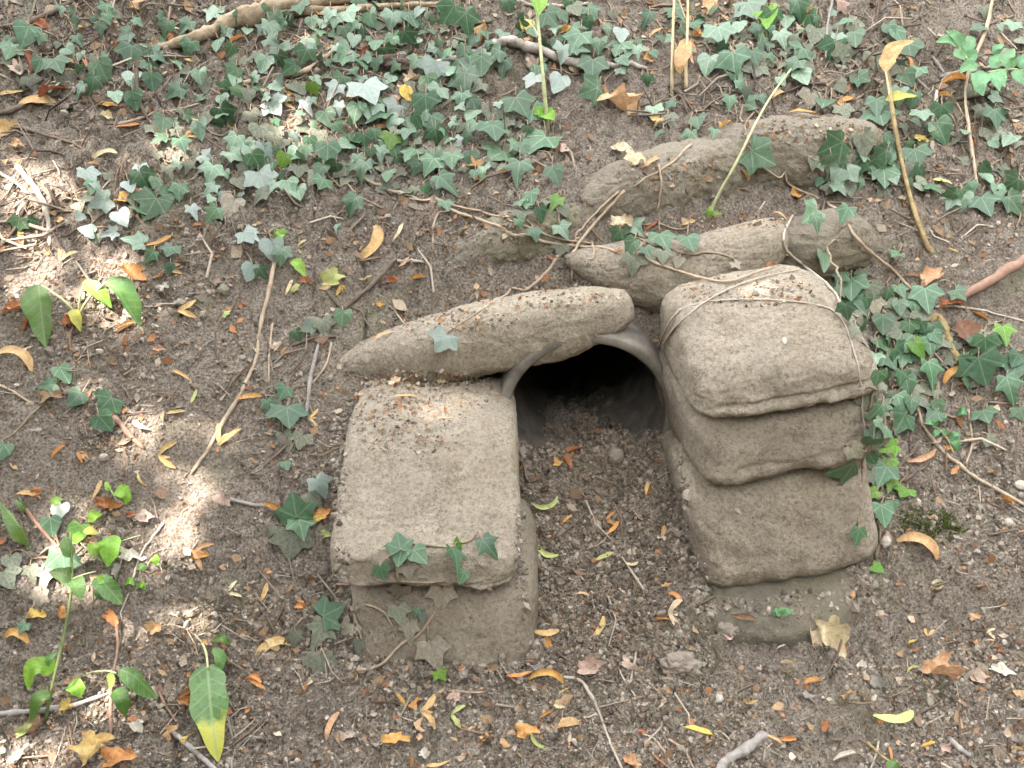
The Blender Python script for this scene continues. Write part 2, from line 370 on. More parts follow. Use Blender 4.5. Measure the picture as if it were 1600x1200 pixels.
# ------------------------------------------------------------------ what things can lie on
bv = [GV[:, :3]]; bf = [GF]; off = len(GV)
nground = len(GF)
for V_, F_ in zip(BAGV, BAGF): bv.append(V_); bf.append(F_ + off); off += len(V_)
bv.append(AV); bf.append(AF + off); off += len(AV)
ALLV = np.concatenate(bv); ALLF = np.concatenate(bf)
BVH = BVHTree.FromPolygons(ALLV.tolist(), ALLF.tolist())
nbag = nground + sum(len(f) for f in BAGF)
def hit(px, py):
    p, n, i, d = BVH.ray_cast(CAM, ray(px, py).normalized(), 20)
    if p is None: p = at_depth(px, py, 2.0); n = Vector((0, -0.6, 0.8)); i = 0
    if n.dot(CAM - p) < 0: n = -n
    return p, n, i
def soft_n(px, py, r=14):
    """normal of the surface smoothed over a few pixels"""
    a = hit(px - r, py)[0]; b = hit(px + r, py)[0]; c = hit(px, py - r)[0]; d = hit(px, py + r)[0]
    n = (b - a).cross(c - d)
    if n.length < 1e-9: return Vector((0, -0.6, 0.8))
    n.normalize()
    if n.dot(CAM - a) < 0: n = -n
    return (n + Vector((0, -0.25, 0.5)) * 0.6).normalized()
def drop(x, y, z=3.0):
    p, n, i, d = BVH.ray_cast(Vector((x, y, z)), Vector((0, 0, -1)), 10)
    return p if p is not None else Vector((x, y, H1(x, y)))

# ------------------------------------------------------------------ unseen sapling overhead, crown gaps shaped to place the sun patches
SUNSPOTS = [(275, 235, 62, 34), (60, 300, 75, 50), (30, 420, 60, 60), (165, 330, 55, 34), (185, 415, 55, 34), (180, 480, 60, 44), (255, 640, 60, 44),
            (225, 700, 46, 40), (330, 690, 40, 36), (320, 770, 40, 30), (265, 830, 66, 56), (110, 830, 66, 60), (100, 900, 66, 44), (285, 960, 44, 50),
            (160, 1090, 76, 44), (290, 1140, 70, 46), (160, 950, 40, 50), (664, 632, 40, 20), (700, 505, 46, 12), (470, 195, 46, 30), (755, 215, 40, 22),
            (40, 1180, 60, 30), (860, 95, 50, 22), (490, 60, 40, 20), (120, 610, 50, 26), (345, 300, 40, 22), (640, 150, 40, 24), (20, 250, 40, 30)]
SOFTSPOTS = [(120, 320, 130, 110), (150, 480, 130, 90), (260, 690, 130, 90), (120, 850, 130, 110), (230, 1060, 170, 100), (665, 628, 80, 36), (470, 190, 120, 60), (300, 930, 90, 70), (1190, 440, 70, 20), (40, 1180, 120, 50)]
def make_crown():
    su = SUN_DIR.cross(Vector((0, 0, 1))).normalized(); sv = su.cross(SUN_DIR)
    spots = []
    for (px, py, rx, ry) in SUNSPOTS + SOFTSPOTS:
        p, n, i = hit(px, py); d = depth(p)
        e1 = hit(px + rx, py)[0] - p; e2 = hit(px, py - ry)[0] - p
        spots.append((np.array([p.dot(su), p.dot(sv)]), np.array([[e1.dot(su), e2.dot(su)], [e1.dot(sv), e2.dot(sv)]])))
    rg = np.random.default_rng(5)
    N = 90000
    c0 = np.array([Vector((0, 0.35, 0.35)).dot(su), Vector((0, 0.35, 0.35)).dot(sv)])
    ang = rg.uniform(0, 2 * np.pi, N); rad = np.sqrt(rg.uniform(0, 1, N)) * 2.1 * (1 + 0.18 * np.sin(3 * ang + 1) + 0.1 * np.sin(7 * ang))
    uv = c0 + np.stack([np.cos(ang) * rad, np.sin(ang) * rad], 1)
    dist = rg.uniform(3.9, 5.6, N)
    keep = np.ones(N, bool)
    for si, (c, M) in enumerate(spots):
        q = np.linalg.solve(M, (uv - c).T).T
        keep &= ~((np.hypot(q[:, 0], q[:, 1]) < 1.0) & (rg.uniform(0, 1, N) < (0.90 if si < len(SUNSPOTS) else 0.72)))
    uv = uv[keep]; dist = dist[keep]; n = len(uv)
    P = uv[:, :1] * np.array(su) + uv[:, 1:] * np.array(sv) + dist[:, None] * np.array(SUN_DIR)
    a = rg.normal(size=(n, 3)); a[:, 2] *= 0.5; a /= np.linalg.norm(a, axis=1)[:, None]
    b = np.cross(a, rg.normal(size=(n, 3)) * 0.5 + np.array([0, 0, 1.2])); b /= np.linalg.norm(b, axis=1)[:, None]
    L = rg.uniform(0.05, 0.10, (n, 1)); W = L * rg.uniform(0.55, 0.8, (n, 1)); nn = np.cross(a, b)
    V = np.stack([P - a * L / 2, P + b * W / 2 - a * L * 0.1, P + b * W * 0.36 + a * L * 0.2, P + a * L / 2 + nn * L * 0.1, P - b * W * 0.36 + a * L * 0.2, P - b * W / 2 - a * L * 0.1], 1).reshape(-1, 3)
    k = np.arange(n)[:, None] * 6
    F = np.concatenate([k + np.array([0, 1, 2, 3]), k + np.array([0, 3, 4, 5])])
    return V, F, np.mean(P, axis=0)
def leaf_mat(name, base, vein=None, rough=0.42, spec=0.45, trans=0.25, var=0.12, blotch=None, sidevein=True, tip=None, vw=0.016, dust=None):
    m, t, b = new_mat(name); co = objco(t)
    oi = t.nodes.new('ShaderNodeObjectInfo')
    sx = t.nodes.new('ShaderNodeSeparateXYZ'); t.links.new(co, sx.inputs[0])
    ax = mth(t, 'ABSOLUTE', sx.outputs[0]); y = sx.outputs[1]
    c = mixc(t, ramp(t, noise(t, co, 5, 4, 0.65), [(0.3, 0), (0.7, 1)]), tuple(v * 0.72 for v in base), tuple(v * 1.25 for v in base))
    if blotch: c = mixc(t, ramp(t, noise(t, co, 9, 4, 0.7), [(0.5, 0), (0.62, 0.85)]), c, blotch)
    if dust: c = mixc(t, ramp(t, noise(t, co, 7, 5, 0.75), [(0.36, 0), (0.66, 0.8)]), c, dust)
    if tip: c = mixc(t, ramp(t, mth(t, 'ADD', y, mth(t, 'MULTIPLY', noise(t, co, 9, 5, 0.75), 0.55)), [(0.84, 0), (1.12, 0.95)]), c, tip)
    if vein:
        d = mth(t, 'SUBTRACT', ax, 0.002)
        if sidevein:
            for (vx, vy) in ((0.62, 0.40), (0.45, -0.12)):
                l = math.hypot(vx, vy)
                dd = mth(t, 'ABSOLUTE', mth(t, 'SUBTRACT', mth(t, 'MULTIPLY', ax, vy / l), mth(t, 'MULTIPLY', y, vx / l)))
                dd = mth(t, 'ADD', dd, mth(t, 'MAXIMUM', 0.0, mth(t, 'MULTIPLY', y, -1.0)) if vy > 0 else 0.004)
                d = mth(t, 'MINIMUM', d, dd)
            # small veins off the midrib
            fr = mth(t, 'PINGPONG', mth(t, 'SUBTRACT', y, mth(t, 'MULTIPLY', ax, 0.8)), 0.11)
            d = mth(t, 'MINIMUM', d, mth(t, 'ADD', mth(t, 'MULTIPLY', fr, 0.9), 0.0165))
        else:
            fr = mth(t, 'PINGPONG', mth(t, 'SUBTRACT', y, mth(t, 'MULTIPLY', ax, 0.9)), 0.075)
            d = mth(t, 'MINIMUM', d, mth(t, 'ADD', fr, 0.006))
        vf = mth(t, 'MULTIPLY', ramp(t, d, [(0.0, 1), (vw * 1.6, 0)]), 0.6)
        c = mixc(t, vf, c, vein)
    h = nd(t, 'ShaderNodeHueSaturation')
    t.links.new(mth(t, 'MULTIPLY_ADD', oi.outputs['Random'], 0.03, 0.485), h.inputs['Hue'])
    t.links.new(mth(t, 'MULTIPLY_ADD', mth(t, 'FRACT', mth(t, 'MULTIPLY', oi.outputs['Random'], 7.31)), 2 * var * 2, 1 - 2 * var), h.inputs['Value'])
    t.links.new(c, h.inputs['Color']); c = h.outputs[0]
    t.links.new(c, b.inputs['Base Color']); b.inputs['Roughness'].default_value = rough; b.inputs['Specular IOR Level'].default_value = spec
    bump(t, b, noise(t, co, 14, 4, 0.7), 0.35, 0.002)
    if trans:
        tr = t.nodes.new('ShaderNodeBsdfTranslucent'); t.links.new(c, tr.inputs[0])
        mx = t.nodes.new('ShaderNodeMixShader'); mx.inputs[0].default_value = trans
        out = t.nodes['Material Output']; t.links.new(b.outputs[0], mx.inputs[1]); t.links.new(tr.outputs[0], mx.inputs[2]); t.links.new(mx.outputs[0], out.inputs[0])
    return m
CROWNM = leaf_mat("canopy_leaf", (0.06, 0.10, 0.035), None, 0.5, 0.3, 0.3)
BARK = mat_plain("grey_brown_bark", (0.10, 0.08, 0.062), (0.24, 0.205, 0.165), 50, 0.9, 0.7, (1, 1, 1))

def tube(points, radii, sides=7, closed=True):
    """V, F of a tube along points (world)"""
    P = [Vector(p) for p in points]; V, F = [], []
    n = len(P)
    ref = Vector((0.13, 0.2, 1)).normalized()
    for i in range(n):
        tdir = (P[min(i + 1, n - 1)] - P[max(i - 1, 0)])
        tdir = tdir.normalized() if tdir.length > 1e-9 else Vector((1, 0, 0))
        a = tdir.cross(ref)
        if a.length < 1e-3: a = tdir.cross(Vector((1, 0, 0)))
        a.normalize(); b = tdir.cross(a)
        for k in range(sides):
            th = 2 * math.pi * k / sides
            V.append(P[i] + (a * math.cos(th) + b * math.sin(th)) * radii[i])
    for i in range(n - 1):
        for k in range(sides):
            F.append((i * sides + k, i * sides + (k + 1) % sides, (i + 1) * sides + (k + 1) % sides, (i + 1) * sides + k))
    if closed:
        for e, o in ((0, 0), (n - 1, (n - 1) * sides)):
            c = len(V); V.append(P[e])
            for k in range(sides):
                q = (o + k, o + (k + 1) % sides, c, c)
                F.append((q[1], q[0], c) if e == 0 else (q[0], q[1], c))
    return V, F
def catmull(P, sub=5):
    if len(P) < 3: return [P[0].lerp(P[1], k / sub) for k in range(sub + 1)]
    Q = [P[0] * 2 - P[1]] + list(P) + [P[-1] * 2 - P[-2]]; out = []
    for i in range(1, len(Q) - 2):
        a, b, c, d = Q[i - 1:i + 3]
        for k in range(sub):
            t = k / sub
            out.append(0.5 * ((2 * b) + (c - a) * t + (2 * a - 5 * b + 4 * c - d) * t * t + (3 * b - a - 3 * c + d) * t ** 3))
    out.append(P[-1]); return out
def mesh_py(name, V, F, mat, origin=None, smooth=True):
    me = bpy.data.meshes.new(name)
    o = Vector(origin) if origin is not None else Vector((0, 0, 0))
    me.from_pydata([tuple(Vector(v) - o) for v in V], [], [tuple(f) for f in F])
    me.polygons.foreach_set('use_smooth', np.full(len(F), smooth))
    if mat: me.materials.append(mat)
    me.update(); return me
def merge(parts):
    V, F = [], []
    for v, f in parts:
        k = len(V); V += list(v); F += [tuple(i + k for i in q) for q in f]
    return V, F

cv, cf, cmid = make_crown()
tr0 = Vector((-2.75, -2.25, H1(-2.75, -2.25)))
# unseen wood edge added behind the viewer to block low sky light
rgw = np.random.default_rng(9); NW = 36000
th = rgw.uniform(-1.9, 1.9, NW); rr_ = rgw.uniform(4.6, 6.4, NW); hz = rgw.uniform(0, 1, NW) ** 0.8 * (4.6 + 0.8 * np.sin(5 * th + 1) + 0.4 * np.sin(11 * th)) - 0.5
PW = np.stack([np.sin(th) * rr_, -1.0 - np.cos(th) * rr_, hz], 1)
aw = rgw.normal(size=(NW, 3)); aw /= np.linalg.norm(aw, axis=1)[:, None]; bw = np.cross(aw, rgw.normal(size=(NW, 3))); bw /= np.linalg.norm(bw, axis=1)[:, None]
LW = rgw.uniform(0.10, 0.22, (NW, 1))
VW = np.stack([PW - aw * LW, PW + bw * LW * 0.55, PW + aw * LW, PW - bw * LW * 0.55], 1).reshape(-1, 3)
add("woodland_screen", mesh_np("woodland_screen", VW, np.arange(NW * 4).reshape(-1, 4), CROWNM, False), kind='stuff', label="leafy wood edge added unseen behind the viewer to block the low sky")
tree = bpy.data.objects.new("small_tree", None); COL.objects.link(tree); tree.location = tr0
tree['label'] = "small leafy tree behind the viewer with crown gaps shaped to dapple the bank"; tree['category'] = "tree"
o = add("crown", mesh_np("crown", cv - np.array(tr0), cf, CROWNM, False), parent=tree, kind='stuff')
tp = [tr0 + Vector((0, 0, -0.1)), tr0 + Vector((0.05, 0.03, 0.8)), tr0 + Vector((0.0, 0.1, 1.8)), Vector(cmid) + Vector((-0.1, -0.1, -0.2)), Vector(cmid) + Vector((0.2, 0.1, 0.7))]
parts = [tube(catmull(tp, 6), np.linspace(0.09, 0.02, 25), 9)]
for k in range(7):
    e = Vector(cv[(k * 7919) % len(cv)]); s0 = Vector(cmid).lerp(tp[2], 0.2 + 0.08 * k)
    parts.append(tube(catmull([s0, s0.lerp(e, 0.5) + Vector((0, 0, 0.1)), e], 4), np.linspace(0.03, 0.006, 9), 6))
v_, f_ = merge(parts); add("trunk", mesh_py("trunk", v_, f_, BARK, tr0), parent=tree)
# ------------------------------------------------------------------ stuff: crumbs of soil, flakes and twiglets of litter
def tint_mat(name, rough=0.92):
    m, t, b = new_mat(name); a = nd(t, 'ShaderNodeAttribute', attribute_name='tint'); co = objco(t)
    f = ramp(t, noise(t, co, 420, 4, 0.75), [(0.3, 0.55), (0.7, 1.25)])
    c = mixc(t, 1.0, a.outputs['Color'], f, 'MULTIPLY'); t.links.new(c, b.inputs['Base Color'])
    b.inputs['Roughness'].default_value = rough; b.inputs['Specular IOR Level'].default_value = 0.2
    bump(t, b, noise(t, co, 600, 3), 0.6, 0.002); return m
CRUMB = tint_mat("soil_crumb"); LITTER = tint_mat("leaf_litter", 0.8)
rg = np.random.default_rng(11)
_pg = np.meshgrid(np.linspace(-1, 18, 96) , np.linspace(-1, 14, 72))
_pn = sst(-0.35, 0.35, fbm(_pg[0].ravel() * 0.62, _pg[1].ravel() * 0.85, _pg[0].ravel() * 0, 1.0, 3, 401)).reshape(72, 96)
def patch(px, py): return 0.16 + 0.84 * _pn[min(71, max(0, int((py / 100 + 1) / 15 * 71))), min(95, max(0, int((px / 100 + 1) / 19 * 95)))]
def scatter(n, size_px, on_bags=0.0, region=None, wfun=None):
    out = []
    tries = 0
    while len(out) < n and tries < n * 14:
        tries += 1
        px = rg.uniform(-90, 1690); py = rg.uniform(-70, 1270)
        if region is None and rg.uniform() < 0.22: px, py = rg.uniform(-480, 2080), rg.uniform(-140, 1420)
        if region is not None:
            cx, cy, rx, ry = region[int(rg.integers(len(region)))]
            r = math.sqrt(rg.uniform()); a = rg.uniform(0, 2 * math.pi); px = cx + rx * r * math.cos(a); py = cy + ry * r * math.sin(a)
        elif wfun and rg.uniform() > wfun(px, py) * patch(px, py): continue
        d = ray(px, py).normalized(); p, nn, i, dd = BVH.ray_cast(CAM, d, 8)
        if p is None: continue
        if nground <= i < nbag and rg.uniform() > on_bags: continue
        if p.y > PY0 + 0.16 and i >= nbag: continue
        out.append((p, nn if nn.dot(d) < 0 else -nn, size_px() / FPX * depth(p)))
    return out
t_ = (1 + 5 ** 0.5) / 2
ICO = np.array([(-1, t_, 0), (1, t_, 0), (-1, -t_, 0), (1, -t_, 0), (0, -1, t_), (0, 1, t_), (0, -1, -t_), (0, 1, -t_), (t_, 0, -1), (t_, 0, 1), (-t_, 0, -1), (-t_, 0, 1)]) / math.hypot(1, t_)
ICOF = np.array([(0, 11, 5), (0, 5, 1), (0, 1, 7), (0, 7, 10), (0, 10, 11), (1, 5, 9), (5, 11, 4), (11, 10, 2), (10, 7, 6), (7, 1, 8), (3, 9, 4), (3, 4, 2), (3, 2, 6), (3, 6, 8), (3, 8, 9), (4, 9, 5), (2, 4, 11), (6, 2, 10), (8, 6, 7), (9, 8, 1)])
def rand_rot(n):
    q = rg.normal(size=(n, 4)); q /= np.linalg.norm(q, axis=1)[:, None]; a, b, c, d = q.T
    return np.stack([np.stack([1 - 2 * (c * c + d * d), 2 * (b * c - a * d), 2 * (b * d + a * c)], 1), np.stack([2 * (b * c + a * d), 1 - 2 * (b * b + d * d), 2 * (c * d - a * b)], 1), np.stack([2 * (b * d - a * c), 2 * (c * d + a * b), 1 - 2 * (b * b + c * c)], 1)], 1)
def subdiv_ico():
    V = [tuple(v) for v in ICO]; F = []; cache = {}
    def mid(a, b):
        k = (min(a, b), max(a, b))
        if k not in cache:
            m = (np.array(V[a]) + np.array(V[b])) / 2; m /= np.linalg.norm(m); cache[k] = len(V); V.append(tuple(m))
        return cache[k]
    for a, b, c in ICOF:
        x, y, z = mid(a, b), mid(b, c), mid(c, a); F += [(a, x, z), (b, y, x), (c, z, y), (x, y, z)]
    return np.array(V), np.array(F)
ICO2, ICO2F = subdiv_ico()
def crumbs(name, pts, cols, base=(ICO, ICOF), label=None, smooth=False):
    P = np.array([tuple(p + n * s * 0.04) for p, n, s in pts]); S = np.array([s for p, n, s in pts]); n = len(P)
    nv = len(base[0])
    rad = rg.uniform(0.6, 1.2, (n, nv, 1)) if nv < 20 else rg.uniform(0.82, 1.1, (n, nv, 1)); V = base[0][None] * rad
    V = V * np.stack([rg.uniform(0.75, 1.25, n), rg.uniform(0.7, 1.1, n), rg.uniform(0.5, 0.85, n)], 1)[:, None, :]
    V = np.einsum('nij,nkj->nki', rand_rot(n), V) * (S[:, None, None] * 0.5) + P[:, None]
    F = (base[1][None] + (np.arange(n) * nv)[:, None, None]).reshape(-1, 3)
    C = np.repeat(cols, nv, 0)
    return add(name, mesh_np(name, V.reshape(-1, 3), F, CRUMB, smooth, C), kind='stuff', label=label)
def cols_from(pal, n, jit=0.18):
    pal = np.array(pal); c = pal[rg.integers(len(pal), size=n)]
    return np.clip(c * (1 + rg.normal(size=(n, 1)) * jit), 0.01, 0.8)
EARTH = [(0.22, 0.182, 0.146), (0.275, 0.232, 0.19), (0.32, 0.278, 0.23), (0.172, 0.14, 0.11), (0.245, 0.202, 0.162), (0.345, 0.305, 0.255), (0.245, 0.22, 0.168), (0.12, 0.097, 0.077)]
def crumb_w(px, py):
    return 0.13 + 0.87 * max(min(1, max(0, (py - 620) / 260)) , min(1, max(0, (480 - px) / 300)) * 0.45)
pts = scatter(30000, lambda: float(np.clip(rg.lognormal(1.58, 0.45), 3, 15)), 0.004, None, crumb_w)
crumbs("soil_crumbs", pts, cols_from(EARTH, len(pts)))
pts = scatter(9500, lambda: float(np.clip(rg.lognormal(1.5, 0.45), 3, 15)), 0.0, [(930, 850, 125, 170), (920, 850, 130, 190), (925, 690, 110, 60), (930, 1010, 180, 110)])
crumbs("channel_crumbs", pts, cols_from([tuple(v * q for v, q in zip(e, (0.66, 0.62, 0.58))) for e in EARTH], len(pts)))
pts = scatter(2600, lambda: float(np.clip(rg.lognormal(1.9, 0.45), 3, 20)), 0.25, [(1160, 950, 80, 16), (1260, 945, 90, 22), (1340, 915, 30, 30), (1092, 905, 16, 40), (700, 1044, 140, 14), (600, 1040, 60, 16), (838, 1020, 12, 30), (535, 900, 14, 60), (548, 980, 14, 60), (815, 880, 10, 90), (530, 730, 12, 90), (1066, 800, 12, 90), (1375, 700, 14, 120)])
crumbs("base_crumbs", pts, cols_from(EARTH, len(pts)))
pts = scatter(140, lambda: float(np.clip(rg.lognormal(2.75, 0.25), 12, 30)), 0.0, None, lambda x, y: 1.0 if y > 880 or x < 420 else (0.5 if y > 640 else 0.25))
crumbs("soil_clods", pts, cols_from(EARTH, len(pts), 0.12), (ICO2, ICO2F), None, False)
# crumbs fallen on the bags
ONB = [(655, 592, 115, 12), (655, 592, 115, 14), (600, 640, 60, 50), (690, 612, 105, 34), (640, 660, 90, 60), (830, 465, 150, 16), (700, 500, 110, 18), (1170, 455, 110, 24), (1140, 345, 100, 14), (1250, 205, 100, 20), (760, 350, 90, 30), (1050, 270, 90, 30)]
pts = scatter(1300, lambda: float(np.clip(rg.lognormal(1.55, 0.42), 3, 11)), 1.0, ONB)
crumbs("crumbs_on_bags", pts, cols_from(EARTH + [(0.28, 0.17, 0.10), (0.34, 0.25, 0.17)], len(pts)))

def flakes(name, pts, pal, asp=(0.3, 0.75)):
    n = len(pts); V, F, C = [], [], []
    cols = cols_from(pal, n, 0.2)
    for k, (p, nn, s) in enumerate(pts):
        a = Vector(rg.normal(size=3)); N = (nn + Vector(rg.normal(size=3)) * 0.55).normalized(); a = (a - N * a.dot(N)).normalized(); b = N.cross(a)
        w_ = s * rg.uniform(*asp); c = p + N * (s * 0.16 + 0.0008); cu = rg.uniform(-0.25, 0.45) * s
        j = len(V)
        V += [c - a * s / 2 + N * cu * 0.5, c - a * s * 0.1 - b * w_ / 2, c - a * s * 0.05 + b * w_ / 2, c + a * s * 0.25 - b * w_ * 0.3 + N * cu * 0.2, c + a * s * 0.2 + b * w_ * 0.4 + N * cu * 0.3, c + a * s / 2 + N * cu]
        F += [(j, j + 1, j + 2), (j + 1, j + 3, j + 2), (j + 3, j + 4, j + 2), (j + 3, j + 5, j + 4)]; C += [cols[k]] * 6
    return add(name, mesh_np(name, [tuple(v) for v in V], F, LITTER, True, np.array(C)), kind='stuff')
LIT = [(0.32, 0.15, 0.07), (0.26, 0.16, 0.095), (0.36, 0.24, 0.14), (0.20, 0.13, 0.085), (0.42, 0.33, 0.24), (0.24, 0.2, 0.15), (0.17, 0.12, 0.085), (0.3, 0.24, 0.18)]
def lit_w(px, py): return 0.42 + 0.58 * max(min(1, max(0, (300 - py) / 150)), min(1, max(0, (420 - px) / 200)), min(1, max(0, (py - 850) / 150)) * 0.9)
pts = scatter(11000, lambda: float(np.clip(rg.lognormal(2.15, 0.48), 4, 30)), 0.004, None, lit_w)
flakes("leaf_litter", pts, LIT)
pts = scatter(900, lambda: float(np.clip(rg.lognormal(1.95, 0.4), 3, 15)), 1.0, ONB)
flakes("litter_on_bags", pts, LIT[:5])

def twiglets(name, pts, pal):
    n = len(pts); V, F, C = [], [], []; cols = cols_from(pal, n, 0.2)
    for k, (p, nn, s) in enumerate(pts):
        a = Vector(rg.normal(size=3)); a = (a - nn * a.dot(nn) * 0.85).normalized(); b = nn.cross(a).normalized()
        r_ = max(0.0005, s * rg.uniform(0.016, 0.035)); bend = rg.uniform(-0.18, 0.18) * s
        q = [p - a * s / 2 + nn * r_, p + b * bend + nn * (r_ + s * 0.06), p + a * s / 2 + nn * r_]
        v, f = tube(q, [r_, r_, r_ * 0.6], 4, False); j = len(V); V += [tuple(x) for x in v]; F += [tuple(i + j for i in x) for x in f]; C += [cols[k]] * len(v)
    return add(name, mesh_np(name, V, F, LITTER, True, np.array(C)), kind='stuff')
TWG = [(0.2, 0.155, 0.115), (0.30, 0.25, 0.195), (0.14, 0.105, 0.08), (0.38, 0.32, 0.25), (0.24, 0.16, 0.11)]
pts = scatter(3900, lambda: float(np.clip(rg.lognormal(3.25, 0.5), 10, 80)), 0.01, None, lit_w)
twiglets("twig_litter", pts, TWG)
pts = scatter(850, lambda: float(np.clip(rg.lognormal(3.5, 0.5), 14, 110)), 0.0, [(120, 90, 220, 130), (1480, 60, 170, 90), (1460, 210, 150, 150), (60, 300, 110, 110), (600, 120, 300, 90), (1150, 170, 180, 40)])
twiglets("twig_litter", pts, TWG[:3] + [(0.1, 0.075, 0.058)])

# ------------------------------------------------------------------ sticks, branches, bare vines
STK = {}
def stickmat(kind):
    if kind not in STK:
        ca, cb = {'tan': ((0.27, 0.20, 0.135), (0.43, 0.345, 0.25)), 'dark': ((0.085, 0.062, 0.048), (0.18, 0.14, 0.105)), 'pale': ((0.29, 0.245, 0.19), (0.46, 0.40, 0.33)),
                  'grey': ((0.18, 0.16, 0.145), (0.33, 0.30, 0.27)), 'red': ((0.20, 0.115, 0.085), (0.30, 0.19, 0.14)), 'log': ((0.16, 0.11, 0.07), (0.42, 0.335, 0.225)),
                  'birch': ((0.13, 0.10, 0.085), (0.52, 0.47, 0.41)), 'mottle': ((0.16, 0.10, 0.05), (0.38, 0.30, 0.14)), 'green': ((0.30, 0.32, 0.15), (0.48, 0.47, 0.28)), 'straw': ((0.42, 0.33, 0.19), (0.56, 0.46, 0.30)), 'stem': ((0.10, 0.14, 0.05), (0.2, 0.24, 0.09))}[kind]
        STK[kind] = mat_plain("bark_" + kind, ca, cb, {'birch': 38, 'log': 45}.get(kind, 70), 0.85, 0.6)
    return STK[kind]
def jit_path(pts, jit):
    return [p + Vector((rnd.uniform(-1, 1), rnd.uniform(-1, 1), rnd.uniform(-1, 1))) * jit for p in pts]
def stick_geo(path, th, lift=0.0, sides=7, rough=0.2, taper=0.75, sub=6):
    """path in photo pixels lying on the surface; th = thickness in pixels (number or per point)"""
    n = len(path); ths = th if hasattr(th, '__len__') else [th * (1 - (1 - taper) * k / max(1, n - 1)) for k in range(n)]
    P, Rr = [], []
    for (q, t_) in zip(path, ths):
        p, nn, i = hit(q[0], q[1]); r_ = t_ / 2 / FPX * depth(p); nn = soft_n(q[0], q[1], 8)
        P.append(p + nn * (r_ * 0.75 + lift)); Rr.append(r_)
    C = catmull(P, sub); m = len(C)
    rr = [np.interp(k / (m - 1) * (n - 1), range(n), Rr) * (1 + rough * rnd.uniform(-1, 1)) for k in range(m)]
    rr[-1] *= 0.7
    # keep each point from sinking into the soil between the given points
    out = []
    for k, p in enumerate(C):
        g = drop(p.x, p.y)
        if g.z > p.z - rr[k] * 0.2 and g.z - p.z < 0.03: p = Vector((p.x, p.y, g.z + rr[k] * 0.4))
        out.append(p + Vector((rnd.uniform(-1, 1), rnd.uniform(-1, 1), rnd.uniform(-1, 1))) * rr[k] * 0.32)
    for k in range(1, m - 1): out[k] = out[k] * 0.6 + (out[k - 1] + out[k + 1]) * 0.2
    return tube(out, rr, sides), out
def stick(name, label, cat, kind, path, th, extra=(), group=None, lift=0.0, sides=7, taper=0.75, parts=()):
    geo, pts_ = stick_geo(path, th, lift, sides, taper=taper)
    gl = [geo]
    for (pa, t2) in extra: gl.append(stick_geo(pa, t2, lift, 6)[0])
    v, f = merge(gl); o0 = pts_[0]
    return add(name, mesh_py(name, v, f, stickmat(kind), o0), label, cat, group, loc=o0)
G1 = "dead sticks and twigs lying on the bank"
stick("fallen_branch", "thickest fallen branch with peeling tan bark across the top edge of the bank", "branch", 'log', [(228, 80), (300, 68), (350, 50), (395, 32), (440, 18), (520, 4), (600, -6), (690, -14)], [9, 20, 28, 34, 27, 22, 20, 18], [([(300, 62), (265, 70), (232, 71)], 8), ([(430, 26), (520, 20), (600, 14), (700, 8)], [14, 13, 12, 9])], G1, sides=10)
stick("crooked_branch", "crooked pale branch with flaking bark running through the ivy, above the centre", "branch", 'birch', [(650, 106), (700, 97), (745, 86), (775, 76), (802, 72), (850, 87), (893, 104), (940, 107), (1010, 111)], [5, 7, 11, 15, 17, 15, 14, 11, 7], (), G1, sides=9, lift=0.004)
stick("branch", "smooth reddish brown branch coming in at the right edge of the bank", "branch", 'red', [(1640, 388), (1600, 411), (1555, 440), (1502, 476)], [18, 17, 16, 14], (), G1, sides=9, lift=0.012)
stick("branch", "mottled yellowish piece of stick under the reddish branch, beside a curled brown leaf", "stick", 'mottle', [(1428, 515), (1460, 497), (1472, 512), (1485, 545), (1508, 582)], [8, 13, 14, 14, 11], (), G1, sides=8)
stick("stick", "dark blue grey stick poking in at the bottom edge right of centre", "stick", 'grey', [(1120, 1215), (1140, 1190), (1170, 1167), (1200, 1150)], [17, 18, 17, 13], (), G1, sides=8)
stick("stick", "short grey stick lying near the bottom right corner", "stick", 'grey', [(1485, 1155), (1498, 1172), (1515, 1183)], 10, (), G1)
stick("stick", "pale forked stick standing out in the sun by the upper left edge", "stick", 'pale', [(28, 262), (48, 285), (66, 312), (76, 340), (80, 386)], [8, 10, 10, 9, 7], [([(0, 272), (30, 290), (62, 325)], 6), ([(40, 318), (22, 345), (8, 352)], 5)], G1)
stick("stick", "dark thin stick slanting into the top left corner", "stick", 'dark', [(8, 43), (40, 38), (70, 26), (100, 12), (128, -4)], [7, 8, 8, 7, 6], (), G1)
stick("twig", "thin brown twig under the left edge ivy pointing down to the right", "twig", 'dark', [(-6, 190), (40, 203), (80, 215), (120, 228), (148, 250)], [6, 5, 5, 4, 3], (), G1)
stick("stick", "dark crooked stick just left of the top left ivy patch", "stick", 'dark', [(0, 180), (35, 168), (55, 150), (75, 128), (108, 116)], [8, 8, 7, 6, 5], [([(50, 155), (85, 150), (118, 147)], 6)], G1)
stick("twig", "thin twig below the broken end of the thickest branch", "twig", 'tan', [(190, 195), (235, 182), (275, 173), (314, 162)], 4.5, [([(278, 172), (286, 150), (296, 134)], 3.5)], G1)
stick("stick", "straight brown stick with a knobbly tip rising to the right through upper left ivy", "stick", 'tan', [(345, 136), (390, 130), (440, 122), (480, 112), (503, 96), (530, 72)], [6, 8, 8, 9, 8, 5], (), G1)
stick("twig", "light grey twig below the knobbly stick in the ivy", "twig", 'pale', [(500, 98), (530, 108), (550, 115), (570, 128)], 5, (), G1)
stick("stick", "pale stick lying along the top edge above the crooked branch", "stick", 'pale', [(790, 9), (835, 10), (880, 11), (925, 7)], 7, (), G1)
